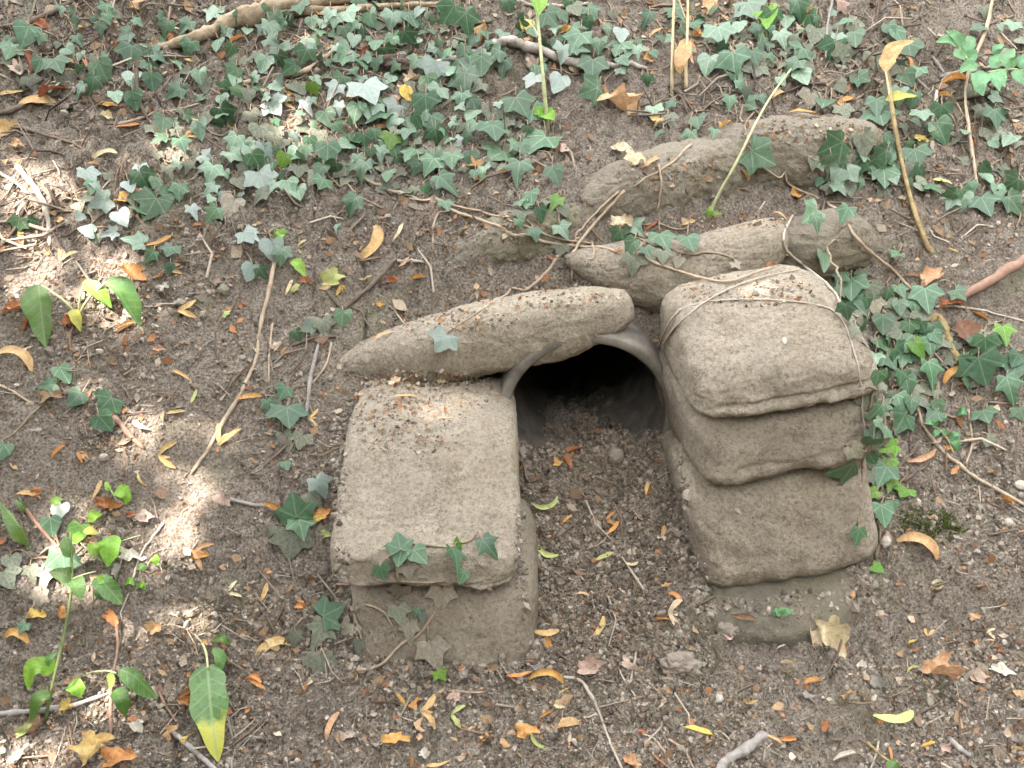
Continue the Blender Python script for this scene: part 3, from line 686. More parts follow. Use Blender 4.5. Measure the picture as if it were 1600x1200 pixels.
stick("root", "long pale bare root curving down the open soil left of the left stack", "root", 'tan', [(432, 398), (420, 455), (406, 515), (399, 565), (378, 615), (352, 655), (328, 700), (300, 741)], [7, 7, 6, 5, 6, 7, 7, 6], (), G1)
stick("twig", "short upright twig next to the long bare root, at its right", "twig", 'tan', [(426, 505), (421, 550), (420, 600)], 4, (), G1)
stick("twig", "grey straight twig above the upper left corner of the left stack", "twig", 'grey', [(512, 492), (498, 540), (486, 590), (479, 656)], [6, 6, 6, 6], (), G1)
stick("twig", "thin bent twig between the grey straight twig and the left stack", "twig", 'tan', [(518, 536), (510, 570), (488, 600)], 4, (), G1)
stick("stick", "straight dark stick with a reddish upper end above the long bag over the pipe", "stick", 'dark', [(618, 406), (592, 436), (562, 463), (530, 489), (495, 505)], [6, 7, 7, 7, 5], [([(510, 455), (522, 470), (535, 483)], 5), ([(550, 480), (570, 500), (590, 526)], 4)], G1)
stick("twig", "short pale twig end to end with the dark stick above the pipe", "twig", 'pale', [(622, 408), (640, 409), (662, 410)], 6, (), G1)
stick("twig", "thin short twig on cracked soil just above the long bag", "twig", 'tan', [(608, 478), (620, 492), (634, 508)], 3.5, (), G1)
stick("twig", "pale twig at the left edge below the drooping green leaves", "twig", 'tan', [(-5, 600), (20, 612), (50, 632)], 5, (), G1)
stick("stick", "pinkish grey bark stick in the dappled light left of the long bare root", "stick", 'red', [(180, 652), (200, 676), (226, 702)], [9, 9, 6], (), G1)
stick("stick", "straight reddish brown stick leaning through weeds at the left edge", "stick", 'red', [(35, 790), (60, 820), (85, 848), (104, 868)], 7, (), G1)
stick("twig", "pale thin twig right of the bright green seedlings", "twig", 'pale', [(256, 818), (232, 850), (216, 880), (208, 906)], 4.5, (), G1)
stick("stick", "grey stick lying level at the lower left edge", "stick", 'grey', [(-10, 1118), (50, 1111), (110, 1103), (160, 1088), (205, 1070)], [10, 10, 9, 6, 4], (), G1)
stick("stick", "thin reddish stick standing upright between lower left weeds", "stick", 'red', [(186, 975), (183, 1020), (179, 1075), (176, 1150)], [5, 5, 6, 6], (), G1, lift=0.006)
stick("root", "grey knotted root left of the big spotted leaf at the bottom edge", "root", 'grey', [(270, 1145), (295, 1165), (312, 1182), (340, 1206)], [8, 9, 9, 8], (), G1)
stick("root", "thin hooked root right of the big spotted leaf", "root", 'grey', [(410, 1152), (378, 1160), (366, 1180), (362, 1210)], 5, [([(345, 1085), (355, 1120), (365, 1158)], 6)], G1)
stick("twig", "fine fork of twigs above the big spotted leaf", "twig", 'tan', [(268, 958), (295, 985), (318, 1008), (324, 1036)], 4, [([(290, 980), (303, 1005), (310, 1025)], 3)], G1)
stick("twig", "bent brown twig left of the lower bag of the left stack", "twig", 'dark', [(398, 940), (415, 962), (428, 985), (431, 1002)], 5, [([(456, 918), (444, 945), (427, 980)], 5)], G1)
stick("twig", "grey twig end pointing right towards the upper left bag, left of ivy", "twig", 'grey', [(358, 781), (395, 789), (438, 803)], [7, 6, 4], (), G1)
stick("twig", "brown twig slanting down to the right edge beside the seedling", "twig", 'tan', [(1432, 630), (1442, 665), (1465, 698), (1505, 735), (1550, 762), (1604, 792)], [4, 5, 6, 6, 6, 6], (), G1)
stick("twig", "pair of crossing dark twigs right of the right stack", "twig", 'dark', [(1392, 742), (1425, 712), (1458, 690)], 5, [([(1410, 752), (1440, 735), (1463, 710)], 5)], G1)
stick("twig", "kinked pale twig left of the seedling with small round leaflets, right side", "twig", 'tan', [(1512, 640), (1516, 668), (1519, 697), (1509, 726)], 4, [([(1519, 697), (1530, 690)], 3)], G1)
stick("twig", "pale brittle twig hanging over the right hand ivy under the rose sprig", "twig", 'pale', [(1462, 143), (1459, 175), (1454, 205), (1456, 238)], [6, 7, 7, 7], (), G1)
stick("twig", "grey brown twig behind the rose sprig at the right edge", "twig", 'grey', [(1468, 122), (1500, 114), (1555, 105), (1610, 97)], 7, (), G1)
stick("twig", "grey twig pointing down right from the tall dead stem", "twig", 'grey', [(1400, 102), (1425, 120), (1450, 141)], 5, [([(1456, 90), (1475, 116)], 6)], G1)
stick("twig", "slender dark upright twig in the top right corner", "twig", 'tan', [(1547, -6), (1541, 40), (1527, 78), (1517, 108), (1503, 150), (1508, 210), (1518, 265), (1523, 300)], [5, 6, 6, 6, 5, 5, 5, 5], (), G1, lift=0.01)
stick("twig", "slender upright twig left of the tall dead stem at the top edge", "twig", 'grey', [(1302, -6), (1294, 45), (1286, 95)], 5, (), G1, lift=0.01)
stick("twig", "pale slanting twig on open soil near the bottom centre, V shaped", "twig", 'pale', [(995, 1020), (988, 1052), (984, 1076)], 4, [([(965, 1045), (980, 1070), (994, 1090)], 4)], G1)
stick("stem", "long pale wiry stem running to the bottom edge, right of the left stack", "stem", 'pale', [(860, 1051), (880, 1059), (905, 1063), (922, 1084), (936, 1118), (952, 1160), (972, 1206)], [4, 5, 5, 6, 5, 5, 5], [([(935, 1118), (910, 1125), (898, 1131)], 3.5)], G1)
stick("twig", "thin twig crossing the soil clod near the bottom centre", "twig", 'grey', [(1035, 1062), (1060, 1065), (1088, 1074)], 4, (), G1)
stick("twig", "thin twig below the soil clod near the bottom edge", "twig", 'tan', [(1000, 1145), (1030, 1165), (1050, 1200)], 4, [([(1045, 1155), (1070, 1175), (1085, 1205)], 5)], G1)
stick("twig", "thin dark twig at bottom right, beside a green tipped stalk", "twig", 'dark', [(1298, 1156), (1330, 1160), (1360, 1166), (1385, 1185)], 4, (), G1)
stick("stem", "wiry stem lying on the flat soil under the lower left bag", "stem", 'tan', [(700, 1080), (745, 1083), (795, 1089)], 3.5, (), G1)
G2 = "bare trailing vine stems"
stick("vine_stem", "longest bare vine running from the ivy across cracked soil to the sagging bag", "vine", 'tan', [(560, 276), (600, 296), (650, 312), (700, 328), (750, 345), (800, 368), (850, 378), (905, 387), (968, 397)], [4, 5, 5, 5, 5, 5, 5, 5, 4], [([(700, 330), (680, 345), (676, 392)], 4), ([(640, 312), (700, 320), (760, 335), (815, 352), (870, 372), (930, 382)], 4)], G2)
stick("vine_stem", "bare vine draped from the sagging bag down to the top right bag", "vine", 'tan', [(1010, 408), (1058, 424), (1105, 441), (1140, 444), (1170, 434), (1210, 422)], 5, (), G2, lift=0.003)
stick("vine_stem", "pair of thin vines climbing between two upper bags above the pipe", "vine", 'tan', [(976, 298), (948, 328), (920, 360), (900, 392), (893, 440)], [5, 5, 5, 5, 4], [([(966, 300), (938, 326), (915, 350), (897, 377)], 4), ([(925, 380), (928, 400), (915, 435)], 4), ([(1080, 228), (1040, 262), (990, 292)], 4)], G2)
stick("vine_stem", "thin vine lying on top of the long torn bag", "vine", 'tan', [(905, 372), (880, 397), (850, 430), (822, 455), (795, 461), (760, 480), (700, 520)], [4, 5, 5, 5, 4, 3, 3], (), G2)
stick("vine_stem", "pale vine looping from the stubby bag round the right side of the top bag", "vine", 'pale', [(1238, 338), (1224, 365), (1228, 392), (1258, 418), (1290, 445), (1306, 462), (1315, 480), (1340, 497), (1360, 499), (1388, 491), (1420, 497)], [4, 4, 4.5, 5, 5, 4, 4, 4, 3, 3, 3], (), G2)
stick("vine_stem", "thin vine lying over the front of the top right bag", "vine", 'pale', [(1060, 488), (1100, 474), (1150, 470), (1200, 470), (1250, 474), (1295, 483), (1318, 505), (1332, 545), (1342, 590), (1346, 650), (1358, 705)], [2.6] * 11, (), G2, lift=0.001)
stick("vine_stem", "forked pale vine hanging over the pipe side of the top right bag", "vine", 'pale', [(1250, 425), (1190, 437), (1140, 455), (1098, 478), (1066, 505), (1045, 530), (1038, 545)], [2.4, 2.6, 3, 3.2, 3.2, 3.2, 3], [([(1066, 486), (1050, 505), (1040, 525), (1034, 543)], 4)], G2, lift=0.003)
stick("vine_stem", "straight tan vine slanting down from the stubby bag to the right", "vine", 'tan', [(1290, 320), (1330, 368), (1360, 398), (1395, 425), (1425, 456)], [4, 5, 5, 5, 4], (), G2, lift=0.004)
stick("vine_stem", "thin brown vine slanting through ivy right of the top right bag", "vine", 'tan', [(1378, 484), (1415, 518), (1455, 548), (1490, 588)], 4, (), G2)
stick("vine_stem", "wavy pale vine running off the right edge below the reddish branch", "vine", 'pale', [(1460, 480), (1500, 480), (1550, 490), (1606, 504)], 4, (), G2)
stick("vine_stem", "woody vine rising across the face of the lower left bag", "vine", 'tan', [(556, 1046), (580, 1044), (600, 1034), (628, 1006), (655, 990), (672, 968), (680, 955)], [6, 5, 5, 5, 5, 4, 4], [([(550, 953), (575, 945), (600, 956), (614, 978)], 4), ([(556, 960), (562, 980), (567, 1000)], 3.5)], G2, lift=0.002)
stick("vine_stem", "thin vine hanging down over the highest bag", "vine", 'tan', [(1190, 262), (1215, 278), (1240, 292), (1280, 315)], 4, (), G2, lift=0.003)
stick("vine_stem", "short thin vine hanging over the half buried long bag", "vine", 'tan', [(1028, 260), (1032, 290), (1026, 330)], 4, (), G2, lift=0.002)
# ------------------------------------------------------------------ leaf shapes (base at the origin, tip at +y, one unit long)
def leaf_from_half(half, mid, curl=0.0, fold=0.12, droop=0.12, wob=0.03, seed=0, name="leaf"):
    """half: outline of the right half from base to tip; mid: (x=0) centre used for the fan"""
    r_ = random.Random(seed)
    out = [(x, y) for x, y in half]; L = [(-x * r_.uniform(0.92, 1.06), y + r_.uniform(-0.02, 0.02)) for x, y in half[-2:0:-1]]
    ring = out + L; n = len(ring); c = (0.0, mid)
    V, F = [], []
    def z(x, y): return fold * abs(x) - droop * (y - 0.2) ** 2 - curl * x * x + wob * math.sin(7 * x + seed) * math.cos(6 * y + seed * 2)
    for x, y in ring: V.append((x, y, z(x, y)))
    for x, y in ring:
        x2, y2 = x * 0.5, c[1] + (y - c[1]) * 0.5; V.append((x2, y2, z(x2, y2)))
    V.append((0, c[1], z(0, c[1])))
    for i in range(n):
        j = (i + 1) % n; F += [(i, j, n + j), (i, n + j, n + i), (n + i, n + j, 2 * n)]
    return V, F
IVY = [(0, 0.02), (0.10, -0.09), (0.26, -0.17), (0.44, -0.14), (0.47, 0.02), (0.52, 0.12), (0.66, 0.36), (0.50, 0.40), (0.34, 0.46), (0.27, 0.60), (0.16, 0.80), (0, 1.0)]
IVYB = [(0, 0.0), (0.12, -0.10), (0.30, -0.16), (0.45, -0.08), (0.52, 0.08), (0.55, 0.26), (0.48, 0.40), (0.38, 0.50), (0.30, 0.64), (0.17, 0.82), (0, 0.98)]
IVYN = [(0, 0.03), (0.08, -0.05), (0.22, -0.12), (0.36, -0.06), (0.36, 0.08), (0.38, 0.18), (0.56, 0.40), (0.42, 0.41), (0.25, 0.44), (0.20, 0.60), (0.12, 0.82), (0, 1.08)]
IVYW = [(0, 0.0), (0.12, -0.10), (0.34, -0.20), (0.56, -0.20), (0.55, -0.02), (0.60, 0.10), (0.80, 0.34), (0.60, 0.42), (0.40, 0.44), (0.30, 0.58), (0.15, 0.78), (0, 0.92)]
TONES = {
    'g': leaf_mat("ivy_dark_green", (0.050, 0.110, 0.052), (0.22, 0.31, 0.18), 0.42, 0.5, 0.12, 0.13),
    'b': leaf_mat("ivy_sky_sheen", (0.105, 0.185, 0.105), (0.28, 0.38, 0.24), 0.33, 0.8, 0.10, 0.12),  # sky reflection put into the base colour as a paler green
    'd': leaf_mat("ivy_dusty", (0.075, 0.105, 0.070), (0.22, 0.23, 0.16), 0.75, 0.3, 0.08, 0.12, dust=(0.25, 0.225, 0.17)),
    'p': leaf_mat("ivy_dust_caked", (0.16, 0.15, 0.11), (0.17, 0.14, 0.10), 0.85, 0.25, 0.05, 0.10, dust=(0.36, 0.31, 0.24)),
    'w': leaf_mat("ivy_pale_sheen", (0.13, 0.185, 0.145), (0.22, 0.28, 0.22), 0.3, 0.85, 0.08, 0.10, dust=(0.22, 0.26, 0.225)),  # whitish dust and sheen both mixed into the leaf colour
    'l': leaf_mat("ivy_young", (0.12, 0.25, 0.03), (0.28, 0.40, 0.13), 0.42, 0.45, 0.35, 0.12)}
IVM = {}
for tone in TONES:
    IVM[tone] = []
    for k, (hf, md, cu, fo, dr) in enumerate([(IVY, 0.22, 0.05, 0.10, 0.15), (IVYB, 0.24, 0.25, 0.22, 0.22), (IVYN, 0.2, 0.0, 0.14, 0.25), (IVYW, 0.18, 0.1, 0.05, 0.12), (IVY, 0.22, 0.3, 0.28, 0.4), (IVYB, 0.24, -0.1, 0.02, 0.1)]):
        v, f = leaf_from_half(hf, md, cu, fo, dr, 0.03, k)
        IVM[tone].append(mesh_py("ivy_leaf", v, f, TONES[tone]))
def frame(P, Y, N, size, wid=1.0):
    Y = Y.normalized(); N = (N - Y * N.dot(Y)).normalized(); X = Y.cross(N)
    M = Matrix.Identity(4)
    for i in range(3):
        M[i][0] = X[i] * size * wid; M[i][1] = Y[i] * size; M[i][2] = N[i] * size; M[i][3] = P[i]
    return M
def img_dir(deg, N):
    v = CR * math.cos(R(deg)) + CU * math.sin(R(deg)); return (v - N * v.dot(N)).normalized()
def child(name, me, parent, M, label=None):
    o = bpy.data.objects.new(name, me); COL.objects.link(o); o.parent = parent
    o.matrix_local = Matrix.Translation(-parent.location) @ M
    if label: o['label'] = label
    return o
def empty(name, loc, label, cat, group=None):
    o = bpy.data.objects.new(name, None); COL.objects.link(o); o.location = loc; o['label'] = label; o['category'] = cat
    if group: o['group'] = group
    o.empty_display_size = 0.02
    return o

# ------------------------------------------------------------------ ivy, leaf by leaf:  x y size tone [direction]
IVYDATA = """
168 18 36 g 270;157 45 22 g 280;40 55 44 g 250;122 62 24 g 300;195 55 28 g;260 45 36 b 250;290 40 30 g;332 20 40 b 260;345 28 30 b;295 75 32 g 250;340 70 28 g;205 85 42 g;235 90 44 g;237 108 32 g;60 102 32 g 250;90 102 38 g;160 110 36 b;205 122 36 b;238 128 32 g 280;145 132 36 g;125 140 30 g 240;210 156 34 g 280;255 192 36 g 250;355 185 50 g;312 202 36 b;285 225 30 g;245 245 24 d;365 225 42 b;390 240 32 b;330 270 36 b;225 282 42 g;140 276 38 w;15 80 36 b 250;270 194 22 g;
425 47 36 b;487 35 24 g 280;545 25 36 b;580 30 32 b;612 30 32 b;430 85 44 g 280;475 88 32 g;645 30 32 g;640 60 38 g;587 70 28 g;610 66 28 b;700 25 52 g;730 36 42 g;737 66 28 g;786 56 28 b;795 10 32 b;607 85 32 g;540 84 36 b;412 100 32 b;722 100 54 g;752 102 38 g;786 106 40 g;676 112 42 w 250;726 130 52 g 280;670 130 32 g;682 146 32 b;522 140 38 w;577 145 56 w 290;490 140 26 l;430 168 36 w;480 165 32 w;530 168 26 w;512 185 38 g;556 175 36 g;588 182 46 g;614 172 32 w;666 166 48 g;636 190 42 g;676 194 38 g;770 180 42 d;736 180 32 b;742 165 34 g;772 206 44 g;776 242 48 g;460 216 36 w;496 215 36 d;556 215 44 g;512 240 42 g;616 232 40 g;682 215 42 g;715 222 28 w;706 250 36 g;642 240 36 g;610 221 34 l;416 241 42 w;443 250 26 l;410 285 46 w;566 265 38 g;672 257 38 g;540 281 32 d;682 292 34 d;697 285 46 g;452 292 32 b;405 206 32 d;430 208 30 d;
862 30 36 g;900 65 50 g 250;970 55 32 w;936 70 32 g;966 76 38 g;974 95 26 g;996 80 26 b;880 82 36 w;842 112 32 g;830 126 32 w;872 130 36 w;926 108 50 g;921 142 40 g;815 166 48 g;842 178 34 g;836 225 74 g;810 266 52 g;868 274 38 g 290;1046 165 32 g;1020 175 28 b;1047 186 28 d;1090 190 30 g;1030 208 22 g;1076 215 30 g;1116 206 26 g;1140 160 32 g;1172 165 32 g;1166 145 24 w;1126 55 44 b 280;1186 50 32 g;1146 100 56 g 280;1106 100 38 b;1180 90 32 g;1192 246 56 g;1175 15 42 b;1060 20 32 g;1010 30 34 g;925 20 36 g;
1205 30 34 g;1250 15 44 g;1266 36 40 g;1222 60 36 b;1250 82 40 g;1310 60 32 b;1336 60 34 g 280;1300 80 40 g;1322 86 40 d;1366 96 38 d;1405 56 34 g;1422 80 38 g 280;1240 102 34 g;1272 55 32 d;1370 166 40 g;1376 182 42 g;1426 155 28 g;1442 180 32 b;1470 176 32 g;1470 205 44 g;1556 186 44 g;1550 212 38 d;1512 145 36 d;1300 230 48 g;1312 270 44 b;1350 226 42 d;1372 245 46 g;1432 246 38 g;1382 275 46 g;1432 276 42 g;1265 156 40 p;1288 160 38 g;1255 120 36 b;1320 175 30 d;1385 220 38 g;1345 262 42 g;1292 252 38 b;1330 285 44 d;1400 260 34 g;1405 150 34 b;
235 325 50 g;155 316 42 w 200;190 340 36 w 300;28 352 30 g 250;47 352 30 g 290;135 360 30 w 180;172 364 30 w 200;150 375 26 d;210 376 38 b 180;360 322 42 p;332 335 36 b;302 330 32 w;265 392 24 g;235 400 30 g;265 420 20 g;390 426 34 w 250;100 585 38 g 300;75 602 34 b 190;388 370 28 w;280 300 30 b;250 300 28 d;
550 321 40 g;466 300 28 b;697 320 24 g;425 390 40 w;440 400 34 b;440 365 22 l;410 426 28 g;506 510 36 d;535 498 34 b;480 512 26 w 200;465 525 24 g 300;690 536 42 w;526 355 18 b;395 368 28 w;
830 310 32 g;868 316 32 l;815 336 32 d;880 360 34 b;876 390 24 d;836 366 24 g;845 335 30 g;993 356 36 b;963 367 26 g;985 386 36 g;1036 375 42 g 280;1078 378 36 g;1011 392 28 g;990 412 38 d;1036 400 28 d;1060 410 22 p;1152 415 20 p;
1268 336 46 b;1276 348 32 g;1320 335 34 g;1287 408 38 b;1400 397 26 g;1312 436 34 g;1330 450 46 g;1348 430 28 d;1336 475 42 g;1386 462 28 g;1368 480 36 p;1408 455 30 g;1448 466 52 g;1500 460 28 g;1430 480 32 g;1406 480 28 b;1452 496 28 d;1455 520 38 g;1380 506 38 g;1380 540 34 g;1435 545 36 l 300;1455 580 48 g;1540 540 36 g;1570 520 42 l;1535 580 62 g;1586 575 44 g;1392 565 34 g;1500 315 38 b;1540 320 46 g;1586 320 46 g;1520 292 30 g;1560 300 32 b;
442 614 28 g;420 635 32 g;450 650 46 g;448 690 44 d;470 690 30 d;447 728 20 g;502 760 42 w 300;492 780 36 d;460 790 50 g 100;470 824 38 g;455 852 50 d;425 830 24 d;623 845 38 g 100;625 868 36 g;655 868 36 g 310;712 870 48 g 250;715 848 22 l 90;764 855 46 g 310;597 896 30 g 290;638 892 32 p;610 883 22 d;722 902 26 g;
1315 732 62 g 190;1338 706 34 p 320;1356 726 28 p;1362 716 30 g 300;1380 742 44 g;1412 770 28 l;1380 804 42 g;1395 790 20 g;1340 838 32 g 260;1372 888 22 l;1405 628 36 g;1440 626 46 d;1408 660 48 g;1374 662 22 b;1356 625 44 d;1418 602 36 g;1540 650 32 g;1578 606 52 g;1550 690 26 d;1597 648 30 b;
118 622 32 g;164 632 40 g;163 660 36 g;72 902 52 p;12 906 44 d;60 940 48 p;35 982 24 g;92 800 34 w;80 822 34 g;100 886 62 b;122 832 34 l;50 896 36 d;20 880 34 d;0 706 36 g;
520 955 46 g 30;500 990 54 d;540 982 32 p;460 1000 36 d;500 1040 46 d;560 1010 26 d;622 925 36 p;690 935 48 p;640 986 46 p;624 960 34 d;678 1022 50 p;660 964 18 w;690 1055 24 l;650 958 20 g;"""
RFILL = [(1345, 470, 34, 50, 9, 'ggd'), (1395, 560, 34, 60, 12, 'ggbd'), (1385, 640, 30, 50, 9, 'ggd'), (1370, 730, 26, 60, 6, 'gl'), (1480, 560, 60, 50, 8, 'gg'), (200, 70, 110, 60, 8, 'ggbbd'), (80, 90, 80, 80, 9, 'ggbd'), (130, 125, 100, 40, 6, 'gbb'), (330, 110, 90, 60, 12, 'ggbd'), (460, 60, 120, 50, 26, 'gggbb'), (590, 60, 130, 60, 30, 'gggbb'),
         (710, 60, 80, 55, 14, 'ggb'), (480, 150, 140, 45, 22, 'gbbwd'), (680, 165, 120, 55, 22, 'ggbbd'), (760, 225, 80, 50, 14, 'ggbd'), (580, 225, 130, 45, 24, 'ggbdd'), (340, 210, 100, 40, 13, 'gbbd'),
         (330, 280, 110, 40, 15, 'bwbd'), (450, 255, 90, 45, 14, 'gbbd'), (200, 285, 60, 34, 5, 'bw'), (640, 268, 80, 36, 9, 'gdd'), (900, 50, 90, 50, 16, 'ggb'), (1000, 95, 80, 40, 6, 'gb'),
         (1130, 60, 90, 60, 18, 'ggb'), (1250, 60, 90, 55, 20, 'ggbdd'), (1360, 90, 80, 60, 12, 'gbd'), (1180, 130, 50, 30, 5, 'gb'), (1340, 260, 70, 50, 16, 'gbdd'), (1420, 240, 50, 60, 8, 'gbd'),
         (1530, 290, 70, 40, 9, 'gb'), (1540, 200, 60, 50, 8, 'gbd'), (1570, 50, 50, 60, 8, 'gb'), (1400, 520, 60, 60, 9, 'gd'), (1420, 620, 50, 50, 6, 'gd'), (1540, 560, 60, 40, 7, 'g'), (180, 330, 80, 40, 6, 'wbd'), (840, 330, 60, 30, 4, 'gd')]
leaves = []
for item in IVYDATA.replace("\n", "").split(";"):
    if not item.strip(): continue
    q = item.split(); leaves.append([float(q[0]), float(q[1]), float(q[2]), q[3], float(q[4]) if len(q) > 4 else 270 + rnd.gauss(0, 24), True])
placed = [(l[0], l[1]) for l in leaves]
for cx, cy, rx, ry, n, tones in RFILL:
    for k in range(int(n * 1.3)):
        for t2 in range(12):
            a, r_ = rnd.uniform(0, 2 * math.pi), math.sqrt(rnd.random()); x, y = cx + rx * r_ * math.cos(a), cy + ry * r_ * math.sin(a)
            if min((x - u) ** 2 + (y - v) ** 2 for u, v in placed) > 11.5 ** 2: break
        else: continue
        placed.append((x, y)); leaves.append([x, y, rnd.uniform(16, 33) * (0.9 + 0.1 * y / 300), rnd.choice(tones + 'd'), 270 + rnd.gauss(0, 40), False])
VINES = [(55, 85, "trailing ivy among dark twigs in the top left corner of the bank"), (150, 120, "sparse ivy runner with pale leaves right of the top left twigs"), (225, 95, "ivy spray with dark drooping leaves below the thick branch's forked left end"),
         (300, 45, "ivy growing beside and behind the thick fallen branch at its left end"), (350, 190, "ivy with one broad dark leaf left of the knobbly stick"), (320, 285, "pale grey ivy patch at the sunny edge of open soil, upper left"),
         (225, 320, "ivy with a big dark leaf hanging over the open soil at upper left"), (160, 340, "ivy with whitish leaves in the sun spot by the forked stick"), (440, 75, "ivy under the bend of the thick fallen branch"),
         (580, 50, "dense ivy right below the thick branch's thin right part"), (470, 170, "ivy with shiny whitish leaves around the knobbly stick"), (580, 180, "ivy with a large pale star leaf, below the light grey twig"),
         (700, 70, "dense dark ivy at the left end of the crooked pale branch"), (680, 180, "ivy of mixed dark and pale leaves under the crooked branch's left end"), (770, 215, "ivy with a tower of drooping leaves left of the largest leaf"),
         (560, 250, "dusty ivy fringe above the cracked soil, upper middle"), (430, 260, "low ivy fringe with bluish leaves left of the dusty fringe"), (690, 280, "last ivy runners hanging where the longest bare vine starts"),
         (835, 235, "ivy with the largest leaf on the bank, hanging under the yellowing tall weed"), (880, 70, "ivy at the top edge around the yellowing tall weed"), (930, 125, "two big dark ivy leaves hanging over the crooked branch's right end"),
         (1000, 75, "thin ivy at the top edge left of the dead stalks"), (1130, 70, "ivy with one spread dark leaf right of the two dead stalks"), (1060, 190, "small leaved ivy scattered above the highest bag"),
         (1190, 246, "single fan of ivy leaves lying on the highest bag"), (1250, 60, "ivy by the bright lime leaf at the top edge"), (1350, 90, "dusty ivy left of the tall dead stem at the top right"),
         (1285, 145, "pair of pale dusty ivy leaves just above the highest bag"), (1330, 265, "dense ivy clump covering the right end of the highest bag"), (1420, 230, "ivy around the foot of the tall dead stem"),
         (1540, 200, "ivy in the shade under the rose sprig"), (1580, 50, "ivy in the top right corner behind the rose sprig"), (1545, 315, "bright veined ivy at the right edge above the reddish branch"),
         (845, 340, "small ivy tuft on the sunken bag left of the vine crossing"), (1010, 385, "ivy tuft on the left part of the sagging bag"), (1285, 345, "ivy on the short stubby bag"),
         (1335, 450, "ivy trailing behind the top bag of the right stack"), (1435, 480, "ivy at the end of the reddish branch"), (1400, 600, "ivy climbing up the right side of the right stack"),
         (1550, 560, "large leaved ivy at the right edge under the reddish branch"), (1360, 760, "ivy hanging in front of the second bag of the right stack, one big spread leaf"), (410, 395, "ivy tip with pale leaves at the top of the long bare root"),
         (505, 512, "four small ivy leaves in a row above the left stack"), (692, 535, "single pale ivy leaf lying on the long torn bag"), (445, 670, "ivy chain with dark leaves left of the left stack's top"),
         (470, 810, "ivy with two bright veined leaves against the left stack's left side"), (650, 870, "ivy sprig with fresh leaves over the lip of the upper left bag"), (650, 975, "dust caked ivy leaves on the face of the lower left bag"),
         (505, 1000, "grey dusty ivy on the soil left of the lower left bag"), (90, 590, "two ivy leaves at the left edge beside the pale twig"), (160, 645, "dark hourglass of ivy leaves on bare soil near the left edge"),
         (70, 900, "dusty ivy with one big shiny leaf at the lower left edge"), (255, 405, "three small round leaves on open soil, upper left"), (540, 330, "single hanging ivy leaf on bare soil, upper middle"), (1560, 660, "small ivy leaves at the right edge by the kinked twig")]
STEMM = mat_plain("ivy_stem", (0.15, 0.11, 0.075), (0.32, 0.26, 0.18), 80, 0.85, 0.4)
groups = [[] for _ in VINES]
for l in leaves:
    k = min(range(len(VINES)), key=lambda i: (VINES[i][0] - l[0]) ** 2 + ((VINES[i][1] - l[1]) * 1.2) ** 2); groups[k].append(l)
for (vx, vy, vlabel), ls in zip(VINES, groups):
    if not ls: continue
    o0 = hit(vx, vy)[0]; root = empty("ivy_vine", o0, vlabel, "ivy", "ivy vines trailing over the bank")
    nodes = []; geo = []
    for (x, y, s, tone, dr, byhand) in ls:
        p, nn, i = hit(x, y); sn = soft_n(x, y, 20); d = depth(p); size = s * 0.9 / FPX * d
        flat = tone in 'dp'
        N = (sn * (1.0 if flat else 0.8) + (CAM - p).normalized() * (0.35 if byhand else 0.2) + Vector((rnd.gauss(0, 1), rnd.gauss(0, 1), rnd.gauss(0, 1))) * (0.2 if flat else 0.36 if byhand else 0.52)).normalized()
        if N.dot(CAM - p) < 0.2 * (CAM - p).length: N = (N + (CAM - p).normalized()).normalized()
        Y = img_dir(dr, N); lift = (0.004 if flat else rnd.uniform(0.007, 0.02)) + 0.12 * size
        C = p + sn * lift - (p + sn * lift - CAM).normalized() * 0.0
        # keep it on the same line of sight after lifting
        v = (p - CAM).normalized(); C = CAM + v * ((p - CAM).length - lift / max(0.35, abs(sn.dot(v))))
        B = C - Y * size * 0.4
        me = rnd.choice(IVM[tone]) if not (byhand and s > 44) else IVM[tone][rnd.choice((0, 3, 0, 2))]
        if byhand and (x, y) in ((836, 225), (1315, 732)): me = IVM[tone][3 if x > 900 else 0]
        lo = child("leaf", me, root, frame(B, Y, N, size * rnd.uniform(0.92, 1.04), rnd.uniform(0.88, 1.08)))
        g0 = hit(x - 0.45 * s * math.cos(R(dr)) + rnd.uniform(-6, 6), y + 0.55 * s * math.sin(R(dr)) + rnd.uniform(-4, 4))
        node = g0[0] + soft_n(x, y, 12) * 0.003; nodes.append(node)
        m = (B + node) * 0.5 + Vector((0, 0, 1)) * 0.2 * (B - node).length
        if (B - node).length < 0.09: geo.append(tube(catmull([node, m, B], 3), np.linspace(0.0011, 0.0007, 7), 4))
    # stems join neighbouring leaf nodes along the ground
    if len(nodes) > 1:
        inn = {0}; rest = set(range(1, len(nodes)))
        while rest:
            a, b = min(((i, j) for i in inn for j in rest), key=lambda e: (nodes[e[0]] - nodes[e[1]]).length)
            rest.discard(b); inn.add(b)
            A, Bn = nodes[a], nodes[b]
            if (A - Bn).length > 0.6: continue
            n = max(2, int((A - Bn).length / 0.018)); P = []
            for k in range(n + 1):
                q = A.lerp(Bn, k / n)
                if 0 < k < n:
                    q = q + Vector((rnd.uniform(-1, 1), rnd.uniform(-1, 1), 0)) * 0.004; g = drop(q.x, q.y)
                    if abs(g.z - q.z) < 0.05: q = Vector((q.x, q.y, max(g.z + 0.002, q.z * 0.4 + g.z * 0.6)))
                P.append(q)
            geo.append(tube(catmull(P, 3), np.linspace(0.0020, 0.0013, 3 * n + 1), 5))
    if geo:
        v, f = merge(geo); child("stem", mesh_py("ivy_stem", v, f, STEMM, o0), root, Matrix.Translation(o0))
